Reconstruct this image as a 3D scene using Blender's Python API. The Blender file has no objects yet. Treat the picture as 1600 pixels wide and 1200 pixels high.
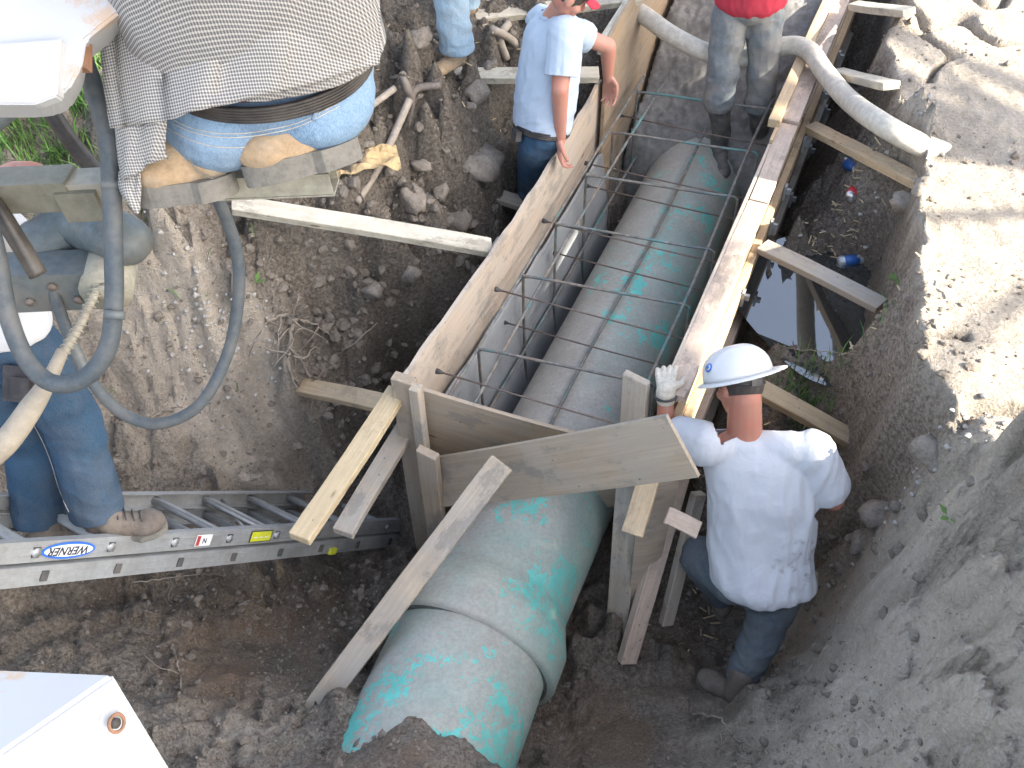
import bpy, bmesh, math, random
import numpy as np
from mathutils import Vector, Matrix, noise
random.seed(7); np.random.seed(7)
rad = math.radians
sc = bpy.context.scene
col = sc.collection
# ------------------------------------------------------------------ camera
FOC = 1539.0; TH = rad(48.5); RO = rad(2.1)
C0 = np.array([0, 0, 3.0])
Fw = np.array([0, math.cos(TH), -math.sin(TH)])
R0 = np.array([1., 0, 0]); U0 = np.array([0, math.sin(TH), math.cos(TH)])
Rt = R0*math.cos(RO) - U0*math.sin(RO); Up = U0*math.cos(RO) + R0*math.sin(RO)
cam = bpy.data.cameras.new("camera"); camo = bpy.data.objects.new("camera", cam); col.objects.link(camo)
cam.sensor_width = 36; cam.lens = FOC/1600*36; cam.clip_end = 500; cam.clip_start = .05
camo.matrix_world = Matrix(((Rt[0], Up[0], -Fw[0], 0), (Rt[1], Up[1], -Fw[1], 0), (Rt[2], Up[2], -Fw[2], 3.0), (0, 0, 0, 1)))
sc.camera = camo
# ------------------------------------------------------------------ light
SUN_EL = rad(35); SH = np.array([.9068, -.4215])          # horizontal direction towards the sun
sunv = np.array([SH[0]*math.cos(SUN_EL), SH[1]*math.cos(SUN_EL), math.sin(SUN_EL)])
w = bpy.data.worlds.new("World"); sc.world = w; w.use_nodes = True
nt = w.node_tree; bg = nt.nodes['Background']
sky = nt.nodes.new('ShaderNodeTexSky'); sky.sky_type = 'NISHITA'; sky.sun_disc = False
sky.sun_elevation = SUN_EL; sky.sun_rotation = math.atan2(SH[0], SH[1]); sky.air_density = 1.0; sky.dust_density = 2.5; sky.ozone_density = .6
hs_ = nt.nodes.new('ShaderNodeHueSaturation'); hs_.inputs['Saturation'].default_value = .72; nt.links.new(sky.outputs[0], hs_.inputs['Color']); nt.links.new(hs_.outputs[0], bg.inputs[0]); bg.inputs[1].default_value = .15
sl = bpy.data.lights.new("sun", 'SUN'); sl.energy = 5.0; sl.angle = rad(.6); sl.color = (1, .93, .80)
so = bpy.data.objects.new("sun", sl); col.objects.link(so)
so.rotation_euler = Vector(sunv).to_track_quat('Z', 'Y').to_euler()
sc.view_settings.view_transform = 'Standard'; sc.view_settings.look = 'None'
sc.view_settings.exposure = 2.1; sc.view_settings.gamma = 1; sc.view_settings.use_curve_mapping = False
# ------------------------------------------------------------------ geometry helpers
def ray(px, py): return Fw + (px-800)/FOC*Rt + (600-py)/FOC*Up
def at(px, py, z):
    v = ray(px, py); return C0 + (z-3.0)/v[2]*v
def pd(px, py, D): return C0 + D*ray(px, py)
dv = np.array([.4215, .9068, 0]); nv = np.array([.9068, -.4215, 0]); zv = np.array([0, 0, 1.])
def onN(px, py, nn):
    v = ray(px, py); return C0 + (nn - C0@nv)/(v@nv)*v
def SN(s, n, z): return s*dv + n*nv + z*zv

def new_obj(name, me, mat, parent=None):
    o = bpy.data.objects.new(name, me); col.objects.link(o)
    if mat is not None: me.materials.append(mat)
    if parent is not None: o.parent = parent
    return o
def tag(o, label=None, cat=None, group=None, kind=None):
    if label: o['label'] = label
    if cat: o['category'] = cat
    if group: o['group'] = group
    if kind: o['kind'] = kind
    return o
def empty(name, label, cat, group=None):
    o = bpy.data.objects.new(name, None); col.objects.link(o); o.empty_display_size = .1
    return tag(o, label, cat, group)
class MB:
    def __init__(s): s.v = []; s.f = []; s.sm = []
    def add(s, vs, fs, smooth=True):
        b = len(s.v); s.v += [tuple(map(float, x)) for x in vs]; s.f += [tuple(i+b for i in f) for f in fs]; s.sm += [smooth]*len(fs); return s
    def box(s, c, size, ax=None):
        c = np.array(c, float); h = np.array(size)/2
        A = np.eye(3) if ax is None else np.array(ax)
        vs = [c + A[0]*h[0]*i + A[1]*h[1]*j + A[2]*h[2]*k for i in (-1, 1) for j in (-1, 1) for k in (-1, 1)]
        s.add(vs, [(0, 1, 3, 2), (4, 6, 7, 5), (0, 4, 5, 1), (2, 3, 7, 6), (0, 2, 6, 4), (1, 5, 7, 3)], False); return s
    def tube(s, pts, r, n=10, cap=True):
        P = [np.array(p, float) for p in pts]; rs = [r]*len(P) if np.isscalar(r) else list(r)
        T = [P[min(i+1, len(P)-1)]-P[max(i-1, 0)] for i in range(len(P))]
        T = [t/np.linalg.norm(t) for t in T]
        a = np.cross(T[0], zv);
        if np.linalg.norm(a) < .1: a = np.cross(T[0], R0)
        a /= np.linalg.norm(a); vs = []
        for p, t, q in zip(P, T, rs):
            a = a - (a@t)*t; a /= np.linalg.norm(a); b = np.cross(t, a)
            vs += [p + q*(math.cos(2*math.pi*k/n)*a + math.sin(2*math.pi*k/n)*b) for k in range(n)]
        fs = [(i*n+k, i*n+(k+1) % n, (i+1)*n+(k+1) % n, (i+1)*n+k) for i in range(len(P)-1) for k in range(n)]
        if cap: fs += [tuple(reversed(range(n))), tuple(range((len(P)-1)*n, len(P)*n))]
        s.add(vs, fs); return s
    def ball(s, c, r, A=None, n=12, m=8):
        c = np.array(c, float); r = np.array([r]*3 if np.isscalar(r) else r); A = np.eye(3) if A is None else np.array(A)
        vs = [c + A.T@(r*np.array([0, 0, 1.]))]
        for j in range(1, m):
            t = math.pi*j/m
            for k in range(n):
                p = 2*math.pi*k/n; vs.append(c + A.T@(r*np.array([math.sin(t)*math.cos(p), math.sin(t)*math.sin(p), math.cos(t)])))
        vs.append(c - A.T@(r*np.array([0, 0, 1.])))
        fs = [(0, 1+k, 1+(k+1) % n) for k in range(n)]
        for j in range(m-2):
            a = 1+j*n; fs += [(a+k, a+n+k, a+n+(k+1) % n, a+(k+1) % n) for k in range(n)]
        a = 1+(m-2)*n; fs += [(a+(k+1) % n, a+k, len(vs)-1) for k in range(n)]
        s.add(vs, fs); return s
    def cone(s, p0, p1, r0, r1):
        p0 = np.array(p0, float); p1 = np.array(p1, float)
        s.ball(p0, r0); s.ball(p1, r1); s.tube([p0, p1], [r0, r1], 14); return s
    def mesh(s, name):
        me = bpy.data.meshes.new(name); me.from_pydata(s.v, [], s.f)
        me.polygons.foreach_set('use_smooth', s.sm); me.update(); return me
    def build(s, name, mat, parent=None): return new_obj(name, s.mesh(name), mat, parent)
def smooth_path(P, k=8):
    P = [np.array(p, float) for p in P]; Q = [2*P[0]-P[1]] + P + [2*P[-1]-P[-2]]; out = []
    for i in range(1, len(Q)-2):
        for j in range(k):
            t = j/k; a, b, c, d = Q[i-1], Q[i], Q[i+1], Q[i+2]
            out.append(.5*((2*b) + (-a+c)*t + (2*a-5*b+4*c-d)*t*t + (-a+3*b-3*c+d)*t**3))
    out.append(P[-1]); return out
def unit(v): v = np.array(v, float); return v/np.linalg.norm(v)
def frame(x, up=zv):
    x = unit(x); y = np.cross(up, x)
    if np.linalg.norm(y) < 1e-3: y = np.cross(Fw, x)
    y = unit(y); return np.array([x, y, np.cross(x, y)])

# ------------------------------------------------------------------ materials
class NT:
    def __init__(s, name):
        s.m = bpy.data.materials.new(name); s.m.use_nodes = True; s.t = s.m.node_tree
        s.b = s.t.nodes['Principled BSDF']; s.tc = s.t.nodes.new('ShaderNodeTexCoord'); s.L = s.t.links.new
        s.out = [n for n in s.t.nodes if n.type == 'OUTPUT_MATERIAL'][0]
    def n(s, ty, **kw):
        x = s.t.nodes.new(ty)
        for k, v in kw.items(): setattr(x, k, v)
        return x
    def put(s, sock, v):
        if hasattr(v, 'is_linked') or hasattr(v, 'links'): s.L(v, sock)
        elif isinstance(v, (tuple, list)) and len(v) == 3 and sock.type == 'RGBA': sock.default_value = (*v, 1)
        else: sock.default_value = v
    def vec(s, scale=(1, 1, 1), src='Object', rot=(0, 0, 0)):
        mp = s.n('ShaderNodeMapping'); mp.inputs['Scale'].default_value = scale; mp.inputs['Rotation'].default_value = rot
        v = s.tc.outputs[src]; s.L(v, mp.inputs['Vector'])
        oi = s.n('ShaderNodeObjectInfo'); mu = s.n('ShaderNodeMath', operation='MULTIPLY'); s.L(oi.outputs['Random'], mu.inputs[0]); mu.inputs[1].default_value = 37.
        cb = s.n('ShaderNodeCombineXYZ'); s.L(mu.outputs[0], cb.inputs[0]); s.L(mu.outputs[0], cb.inputs[1])
        ad = s.n('ShaderNodeVectorMath', operation='ADD'); s.L(mp.outputs[0], ad.inputs[0]); s.L(cb.outputs[0], ad.inputs[1])
        return ad.outputs[0]
    def noise(s, scale, detail=5, rough=.55, vec=None, dist=0, out='Fac'):
        x = s.n('ShaderNodeTexNoise'); x.inputs['Scale'].default_value = scale; x.inputs['Detail'].default_value = detail
        x.inputs['Roughness'].default_value = rough; x.inputs['Distortion'].default_value = dist
        s.L(vec if vec is not None else s.vec(), x.inputs['Vector']); return x.outputs[out]
    def vor(s, scale, vec=None, out='Distance', feature='F1'):
        x = s.n('ShaderNodeTexVoronoi', feature=feature); x.inputs['Scale'].default_value = scale
        s.L(vec if vec is not None else s.vec(), x.inputs['Vector']); return x.outputs[out]
    def ramp(s, fac, stops):
        x = s.n('ShaderNodeValToRGB'); s.L(fac, x.inputs[0]); e = x.color_ramp.elements
        while len(e) < len(stops): e.new(.5)
        for q, (p, c) in zip(e, stops):
            q.position = p; q.color = (*c, 1) if isinstance(c, tuple) else (c, c, c, 1)
        return x.outputs[0]
    def mix(s, fac, a, b, mode='MIX'):
        x = s.n('ShaderNodeMix', data_type='RGBA', blend_type=mode); s.put(x.inputs[0], fac); s.put(x.inputs[6], a); s.put(x.inputs[7], b); return x.outputs[2]
    def math(s, op, a, b=0, clamp=False):
        x = s.n('ShaderNodeMath', operation=op); x.use_clamp = clamp; s.put(x.inputs[0], a); s.put(x.inputs[1], b); return x.outputs[0]
    def attr(s, name): x = s.n('ShaderNodeAttribute'); x.attribute_name = name; return x.outputs['Fac']
    def bump(s, h, st=.5, dist=.01, prev=None):
        x = s.n('ShaderNodeBump'); x.inputs['Strength'].default_value = st; x.inputs['Distance'].default_value = dist; s.L(h, x.inputs['Height'])
        if prev is not None: s.L(prev, x.inputs['Normal'])
        return x.outputs[0]
    def fin(s, colr=None, rough=None, nrm=None, metal=None, spec=None):
        if colr is not None: s.put(s.b.inputs['Base Color'], colr)
        if rough is not None: s.put(s.b.inputs['Roughness'], rough)
        if nrm is not None: s.L(nrm, s.b.inputs['Normal'])
        if metal is not None: s.put(s.b.inputs['Metallic'], metal)
        if spec is not None: s.b.inputs['Specular IOR Level'].default_value = spec
        return s.m
DUST = (.26, .225, .19)
def m_simple(name, c, rough=.7, metal=0, dust=.3, dustc=DUST, nscale=9, bumps=.15, var=.25):
    N = NT(name); a = N.noise(nscale, 6, .65); b = N.noise(nscale*5, 5, .7)
    base = N.mix(N.ramp(b, [(.3, 0.), (.7, 1.)]), tuple(x*(1-var) for x in c), tuple(min(1, x*(1+var)) for x in c))
    cc = N.mix(N.math('MULTIPLY', N.ramp(a, [(.42, 0.), (.68, 1.)]), dust), base, dustc)
    return N.fin(cc, rough, N.bump(b, bumps, .004), metal)
def m_dirt():
    N = NT('dirt'); v = N.tc.outputs['Object']
    big = N.noise(.9, 5, .6, v); mid = N.noise(6, 8, .7, v, .4); fine = N.noise(55, 6, .75, v); grit = N.vor(95, v)
    c = N.mix(N.ramp(mid, [(.25, 0.), (.75, 1.)]), (.27, .227, .18), (.51, .445, .37))
    c = N.mix(N.ramp(fine, [(.40, .0), (.60, 1.)]), N.mix(.7, c, (.09, .07, .052)), N.mix(.35, c, (.52, .47, .41)))
    wet = N.attr('wet')
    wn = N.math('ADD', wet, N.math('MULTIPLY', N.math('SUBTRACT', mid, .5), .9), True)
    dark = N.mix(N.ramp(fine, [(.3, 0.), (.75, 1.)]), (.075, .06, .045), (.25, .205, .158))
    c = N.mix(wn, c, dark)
    sand = N.attr('sand')
    sc_ = N.mix(N.ramp(N.noise(150, 3, .8, v), [(.35, 0.), (.7, 1.)]), (.16, .105, .068), (.38, .275, .19))
    c = N.mix(N.math('MULTIPLY', sand, .85), c, sc_)
    # pale crumbs of dry clay
    cr = N.ramp(N.vor(38, v), [(.0, 1.), (.16, 1.), (.22, 0.)]); cm = N.ramp(N.noise(3.2, 4, .7, v), [(.5, 0.), (.62, 1.)])
    c = N.mix(N.math('MULTIPLY', N.math('MULTIPLY', cr, cm), .7), c, (.40, .375, .335))
    c = N.mix(N.math('MULTIPLY', N.attr('clay'), N.math('ADD', N.math('MULTIPLY', N.attr('clay'), .4), N.ramp(mid, [(.3, .25), (.6, .9)]), True)), c, N.mix(N.ramp(N.noise(40, 6, .7, v), [(.3, 0.), (.7, 1.)]), (.56, .465, .36), (.74, .66, .56)))  # pale clay tone; on the right bank top it also paints in sun glare
    rough = N.math('SUBTRACT', .95, N.math('MULTIPLY', wn, .35))
    b1 = N.bump(mid, 1., .08); b2 = N.bump(fine, 1., .022, b1); b3 = N.bump(grit, .5, .006, b2)
    return N.fin(c, rough, b3, spec=.3)
def m_wood(name, a, b, dirt=.6, dc=(.17, .145, .12), sc_=1., rough=.75, cement=0.):
    N = NT(name)
    g = N.noise(9*sc_, 6, .65, N.vec((.35, 7, 7)), .6); st = N.noise(30*sc_, 4, .6, N.vec((.12, 6, 6)))
    kn = N.ramp(N.vor(2.6, N.vec((1.1, 3.2, 3.2))), [(.0, 1.), (.05, 1.), (.09, 0.)])
    c = N.mix(N.ramp(g, [(.3, 0.), (.7, 1.)]), a, b); c = N.mix(N.math('MULTIPLY', N.ramp(st, [(.4, 0.), (.7, 1.)]), .35), c, tuple(x*.6 for x in a))
    c = N.mix(N.math('MULTIPLY', kn, .75), c, (.13, .07, .035))
    d = N.noise(3.3, 8, .72); d2 = N.noise(40, 5, .7)
    c = N.mix(N.math('MULTIPLY', N.ramp(N.math('ADD', d, N.math('MULTIPLY', N.math('SUBTRACT', d2, .5), .35)), [(.40, 0.), (.58, 1.)]), dirt), c, dc)
    c = N.mix(N.math('MULTIPLY', N.ramp(N.noise(5.5, 9, .75, N.vec((.6, 1, 1))), [(.54, 0.), (.60, 1.)]), min(1, dirt*1.3)), c, tuple(x*.62 for x in dc))
    sp = N.ramp(N.vor(26), [(.0, 1.), (.09, 1.), (.14, 0.)]); sm_ = N.ramp(N.noise(4.7, 3), [(.52, 0.), (.6, 1.)])
    c = N.mix(N.math('MULTIPLY', N.math('MULTIPLY', sp, sm_), .8), c, (.09, .08, .07))
    if cement: c = N.mix(N.math('MULTIPLY', N.ramp(N.noise(2.2, 8, .7), [(.42, 0.), (.58, 1.)]), cement), c, (.36, .37, .37))
    h = N.math('ADD', N.math('MULTIPLY', g, .6), N.math('MULTIPLY', d2, .5))
    return N.fin(c, rough, N.bump(h, .45, .004), spec=.3)
def m_pipe():
    N = NT('pipe_paint'); v = N.tc.outputs['Object']
    teal = N.mix(N.ramp(N.noise(14, 6, .7, v), [(.3, 0.), (.7, 1.)]), (.10, .42, .36), (.17, .56, .50))
    mud = N.mix(N.ramp(N.noise(7, 8, .7, v), [(.25, 0.), (.75, 1.)]), (.33, .31, .27), (.45, .425, .38))
    mud = N.mix(N.ramp(N.noise(60, 5, .7, v), [(.35, 0.), (.75, .45)]), mud, (.15, .135, .115))
    a = N.noise(3.0, 4, .6, v, .3); b = N.noise(30, 6, .75, v, .5)
    k = N.math('ADD', N.math('ADD', a, N.math('MULTIPLY', N.math('SUBTRACT', b, .5), .75)), N.attr('bare'))
    crisp = N.ramp(k, [(.0, 0.), (.565, 0.), (.585, 1.)])
    haze = N.ramp(N.math('ADD', N.noise(1.6, 6, .65, v), N.attr('bare')), [(.42, .0), (.70, .42)])
    c = N.mix(haze, mud, N.mix(.6, teal, (.22, .34, .31))); c = N.mix(crisp, c, teal)
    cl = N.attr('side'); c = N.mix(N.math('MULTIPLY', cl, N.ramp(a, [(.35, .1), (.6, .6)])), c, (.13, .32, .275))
    h = N.math('ADD', N.math('MULTIPLY', crisp, -.5), N.noise(45, 6, .7, v))
    return N.fin(c, N.math('SUBTRACT', .82, N.math('MULTIPLY', crisp, .25)), N.bump(h, .35, .004), spec=.3)
def m_rebar():
    N = NT('rebar_steel')
    c = N.mix(N.ramp(N.noise(5, 6, .7), [(.4, 0.), (.6, 1.)]), (.115, .14, .145), (.19, .15, .115))
    c = N.mix(N.ramp(N.noise(23, 4, .7), [(.45, 0.), (.62, .7)]), c, (.28, .26, .23))
    c = N.mix(N.ramp(N.noise(3.1, 4, .7), [(.56, 0.), (.63, .8)]), c, (.10, .26, .25))
    return N.fin(c, .65, N.bump(N.noise(120, 3), .6, .003), .25)
def m_denim(name, a, b, dirt=.2, dc=(.2, .17, .14)):
    N = NT(name); f = N.noise(4.5, 5, .6); t = N.noise(420, 2, .6, N.vec((1, 1, .35)))
    wr = N.noise(16, 4, .6, N.vec((1, 1, .5)))
    c = N.mix(N.ramp(f, [(.32, 0.), (.68, 1.)]), a, b); c = N.mix(N.ramp(t, [(.3, 0.), (.7, .4)]), c, tuple(min(1, x*1.9) for x in b))
    c = N.mix(N.math('MULTIPLY', N.ramp(N.noise(3.1, 7, .7), [(.45, 0.), (.62, 1.)]), dirt), c, dc)
    return N.fin(c, .92, N.bump(t, .35, .0015, N.bump(wr, .7, .012)), spec=.15)
def m_cloth(name, c, dirt=0., var=.06, wr=.5, dc=(.15, .12, .10)):
    N = NT(name); w_ = N.noise(9, 4, .55, N.vec((1, 1, .45)), .6)
    base = N.mix(N.noise(3, 4), tuple(x*(1-var) for x in c), c)
    base = N.mix(N.math('MULTIPLY', N.ramp(N.noise(5, 7, .72), [(.52, 0.), (.66, 1.)]), dirt), base, dc)
    return N.fin(base, .9, N.bump(N.noise(500, 2), .2, .001, N.bump(w_, wr, .02)), spec=.15)
def m_tee():
    m = m_cloth('white_tshirt', (.54, .55, .57), .0, .03, .6); t = m.node_tree; b = t.nodes['Principled BSDF']; l = b.inputs['Base Color'].links[0].from_socket
    tc = t.nodes.new('ShaderNodeTexCoord'); vm = t.nodes.new('ShaderNodeVectorMath'); vm.operation = 'DISTANCE'; t.links.new(tc.outputs['Object'], vm.inputs[0]); vm.inputs[1].default_value = tuple(at(1248, 872, -.45))
    nz = t.nodes.new('ShaderNodeTexNoise'); nz.inputs['Scale'].default_value = 28; nz.inputs['Detail'].default_value = 6; t.links.new(tc.outputs['Object'], nz.inputs['Vector'])
    r1 = t.nodes.new('ShaderNodeMapRange'); r1.inputs[1].default_value = .16; r1.inputs[2].default_value = .03; t.links.new(vm.outputs['Value'], r1.inputs[0])
    r2 = t.nodes.new('ShaderNodeMapRange'); r2.inputs[1].default_value = .53; r2.inputs[2].default_value = .68; t.links.new(nz.outputs['Fac'], r2.inputs[0])
    mu = t.nodes.new('ShaderNodeMath'); mu.operation = 'MULTIPLY'; t.links.new(r1.outputs[0], mu.inputs[0]); t.links.new(r2.outputs[0], mu.inputs[1])
    mx = t.nodes.new('ShaderNodeMix'); mx.data_type = 'RGBA'; t.links.new(mu.outputs[0], mx.inputs[0]); t.links.new(l, mx.inputs[6]); mx.inputs[7].default_value = (.20, .17, .14, 1); t.links.new(mx.outputs[2], b.inputs['Base Color']); return m
def m_skin(name, c):
    N = NT(name); f = N.noise(14, 5, .6); c2 = N.mix(N.ramp(f, [(.35, 0.), (.7, 1.)]), c, (c[0]*1.08, c[1]*.82, c[2]*.78))
    N.b.inputs['Subsurface Weight'].default_value = .08; N.b.inputs['Subsurface Radius'].default_value = (.01, .004, .002)
    return N.fin(c2, .55, N.bump(N.noise(160, 3), .25, .001))
M = {}
M['dirt'] = m_dirt()
M['ply'] = m_wood('plywood', (.44, .34, .25), (.58, .47, .37), .5, (.44, .40, .34), .55)
M['ply_end'] = m_wood('plywood_grey', (.31, .24, .165), (.41, .325, .235), .45, (.31, .285, .25), .5)
M['ply_cem'] = m_wood('plywood_cement', (.28, .29, .29), (.35, .36, .36), .3, (.22, .215, .20), .4, .6, .8)
M['ply_brown'] = m_wood('plywood_brown', (.27, .185, .11), (.38, .28, .18), .5, (.32, .27, .21), .5)
M['lum'] = m_wood('lumber', (.46, .33, .19), (.60, .46, .29), .35, (.30, .25, .20))
M['lum_gold'] = m_wood('lumber_gold', (.50, .39, .23), (.61, .49, .32), .25, (.34, .26, .17))
M['lum_grey'] = m_wood('lumber_grey', (.36, .295, .215), (.49, .41, .315), .5, (.30, .27, .235), cement=.3)
M['lum_white'] = m_wood('lumber_white', (.54, .485, .375), (.64, .59, .48), .35, (.2, .17, .14))
M['lum_pink'] = m_wood('lumber_pink', (.50, .38, .29), (.62, .50, .40), .45, (.27, .225, .19))
M['lum_orange'] = m_wood('lumber_orange', (.50, .35, .20), (.60, .45, .28), .4, (.27, .2, .14))
M['pipe'] = m_pipe(); M['rebar'] = m_rebar()
M['gasket'] = m_simple('gasket_groove', (.05, .06, .055), .8)
M['rod'] = m_simple('tie_rod_rust', (.16, .12, .10), .7, .3, .3)
M['dark'] = m_simple('black_plastic', (.025, .025, .027), .6, 0, .3)
M['steel'] = m_simple('dusty_beige_steel', (.31, .295, .235), .6, .0, .55, (.27, .23, .185), 7)
M['steel_dk'] = m_simple('olive_steel', (.15, .145, .11), .6, 0, .4, (.25, .215, .17), 6)
M['cyl'] = m_simple('dusty_blue_steel', (.10, .125, .135), .55, .1, .75, (.20, .18, .15), 7)
M['hose'] = m_simple('rubber_hose_dusty', (.055, .07, .082), .6, 0, .55, (.15, .142, .13), 12, .2)
M['hose_pale'] = m_simple('pale_concrete_hose', (.50, .46, .385), .85, 0, .5, (.38, .34, .28), 6, .4)
M['hose_tan'] = m_simple('muddy_hose', (.30, .265, .21), .8, 0, .7, (.28, .245, .20), 6, .4)
M['rodblk'] = m_simple('black_steel_rod', (.035, .032, .03), .45, .2, .25)
M['alu'] = m_simple('aluminium_dusty', (.36, .37, .37), .5, .35, .5, (.24, .225, .20), 8, .1, .12)
M['alu_dk'] = m_simple('aluminium_slot', (.06, .06, .06), .7)
M['logo_w'] = m_simple('sticker_white', (.75, .75, .75), .5, 0, .1, var=.02); M['logo_b'] = m_simple('sticker_blue', (.02, .13, .55), .5, 0, .1, var=.05)
M['ink'] = m_simple('sticker_black', (.03, .03, .04), .5, 0, .05); M['yel'] = m_simple('sticker_yellow', (.60, .62, .03), .5, 0, .2, var=.1); M['red'] = m_simple('sticker_red', (.42, .05, .05), .5, 0, .15)
def m_wpaint():
    N = NT('white_paint'); r = N.ramp(N.noise(5, 7, .7), [(.60, 0.), (.66, 1.)])
    c = N.mix(N.noise(3), (.44, .445, .45), (.50, .505, .51)); c = N.mix(N.math('MULTIPLY', r, .75), c, (.50, .34, .22))
    return N.fin(c, .35, N.bump(N.noise(60, 3), .05, .002))
M['wpaint'] = m_wpaint(); M['rust'] = m_simple('rust', (.27, .13, .07), .9, 0, .3)
M['denim'] = m_denim('denim_light', (.11, .18, .27), (.21, .30, .40), .2); M['denim_mid'] = m_denim('denim_mid', (.017, .036, .064), (.036, .072, .118), .18)
M['denim_dk'] = m_denim('denim_dark', (.055, .07, .085), (.115, .135, .15), .45, (.13, .12, .105)); M['denim_pale'] = m_denim('denim_pale', (.17, .25, .33), (.28, .37, .44), .4, (.36, .33, .28))
M['denim_mud'] = m_denim('denim_muddy', (.09, .11, .125), (.17, .185, .19), .75, (.31, .28, .24)); M['rubber_mud'] = m_simple('muddy_rubber', (.07, .075, .075), .55, 0, .8, (.21, .19, .16), 14, .5)
M['tee'] = m_tee(); M['tee_b'] = m_cloth('pale_blue_polo', (.42, .49, .58), 0, .05, .5); M['redshirt'] = m_cloth('red_shirt', (.46, .045, .07), .1, .1, .5)
M['skin'] = m_skin('skin', (.40, .19, .13)); M['skin2'] = m_skin('skin_tan', (.44, .23, .17)); M['hair'] = m_simple('dark_hair', (.045, .035, .03), .8, 0, .1, nscale=40, bumps=.6)
M['hat'] = m_simple('hard_hat_white', (.58, .58, .58), .35, 0, .08, (.5, .47, .43), 6, .02, .02)
M['suede'] = m_simple('tan_suede', (.38, .27, .165), .95, 0, .75, (.33, .29, .23), 10, .8, .25); M['suede_br'] = m_simple('brown_suede', (.13, .105, .085), .95, 0, .5, (.20, .175, .15), 9, .4)
M['sole'] = m_simple('muddy_sole', (.16, .15, .13), .9, 0, .6, (.24, .22, .19), 14, .4); M['leather'] = m_simple('belt_leather', (.02, .016, .015), .5, 0, .2); M['glove'] = m_simple('glove_cream', (.58, .52, .42), .9, 0, .4, nscale=30, bumps=.4)
M['stitch'] = m_simple('seam_thread', (.50, .47, .42), .9)
M['conc'] = m_simple('rough_concrete', (.17, .162, .15), .95, 0, .4, (.26, .25, .23), 5, .9, .35)
def m_water():
    N = NT('water'); N.b.inputs['Roughness'].default_value = .03; N.b.inputs['IOR'].default_value = 1.9
    return N.fin((.035, .04, .04), .03, N.bump(N.noise(6, 2), .02, .01), spec=1.)
M['water'] = m_water()
M['grass'] = m_simple('grass_blade', (.10, .21, .045), .8, 0, .25, (.30, .30, .13), 5, 0, .4); M['leaf'] = m_simple('tree_leaf', (.05, .10, .025), .7, 0, 0, var=.3); M['bark'] = m_simple('bark', (.12, .09, .065), .95, 0, .2, bumps=.7)
M['root'] = m_simple('root', (.25, .21, .165), .95, 0, .5); M['rock'] = m_simple('rock', (.20, .17, .138), .95, 0, .7, (.33, .29, .245), 14, 1., .4)
M['clay'] = m_simple('dry_clay', (.36, .34, .31), .95, 0, .4, (.28, .25, .22), 20, .5)
M['handle'] = m_simple('weathered_handle', (.34, .29, .235), .85, 0, .4, (.25, .215, .18), 7, .3); M['iron'] = m_simple('rusty_iron', (.17, .14, .12), .7, .3, .6)
M['paper'] = m_simple('brown_paper', (.48, .34, .17), .9, 0, .4, (.36, .28, .18), 7, .3)
M['can'] = m_simple('can_metal', (.6, .6, .6), .3, .9, .15); M['can_red'] = m_simple('can_red', (.55, .03, .04), .35, .1, .1); M['can_blue'] = m_simple('can_blue', (.03, .13, .42), .35, .1, .1)
M['bottle'] = m_simple('clear_plastic', (.55, .60, .62), .2, .3, .3)
def m_check():
    N = NT('checked_shirt')
    ax = unit(unit(Rt)*1.0 + Up*.12); ay = unit(Up - Rt*.05)
    f = []
    for a in (ax, ay):
        vm = N.n('ShaderNodeVectorMath', operation='DOT_PRODUCT'); N.L(N.tc.outputs['Object'], vm.inputs[0]); vm.inputs[1].default_value = tuple(a)
        wv = N.math('ADD', N.math('MULTIPLY', vm.outputs['Value'], 1/.0054), N.math('MULTIPLY', N.math('SUBTRACT', N.noise(6, 2, .5, N.tc.outputs['Object']), .5), 2.2))
        fr = N.math('FRACT', wv); f.append(N.math('GREATER_THAN', fr, .60))
    s_ = N.math('MULTIPLY', N.math('ADD', f[0], f[1]), .5)
    c = N.ramp(s_, [(.0, (.13, .128, .135)), (.5, (.33, .32, .305)), (1., (.54, .52, .485))])
    wr = N.noise(5, 4, .55, N.tc.outputs['Object'], .5)
    return N.fin(c, .9, N.bump(wr, .5, .02), spec=.15)
M['check'] = m_check()
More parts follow.
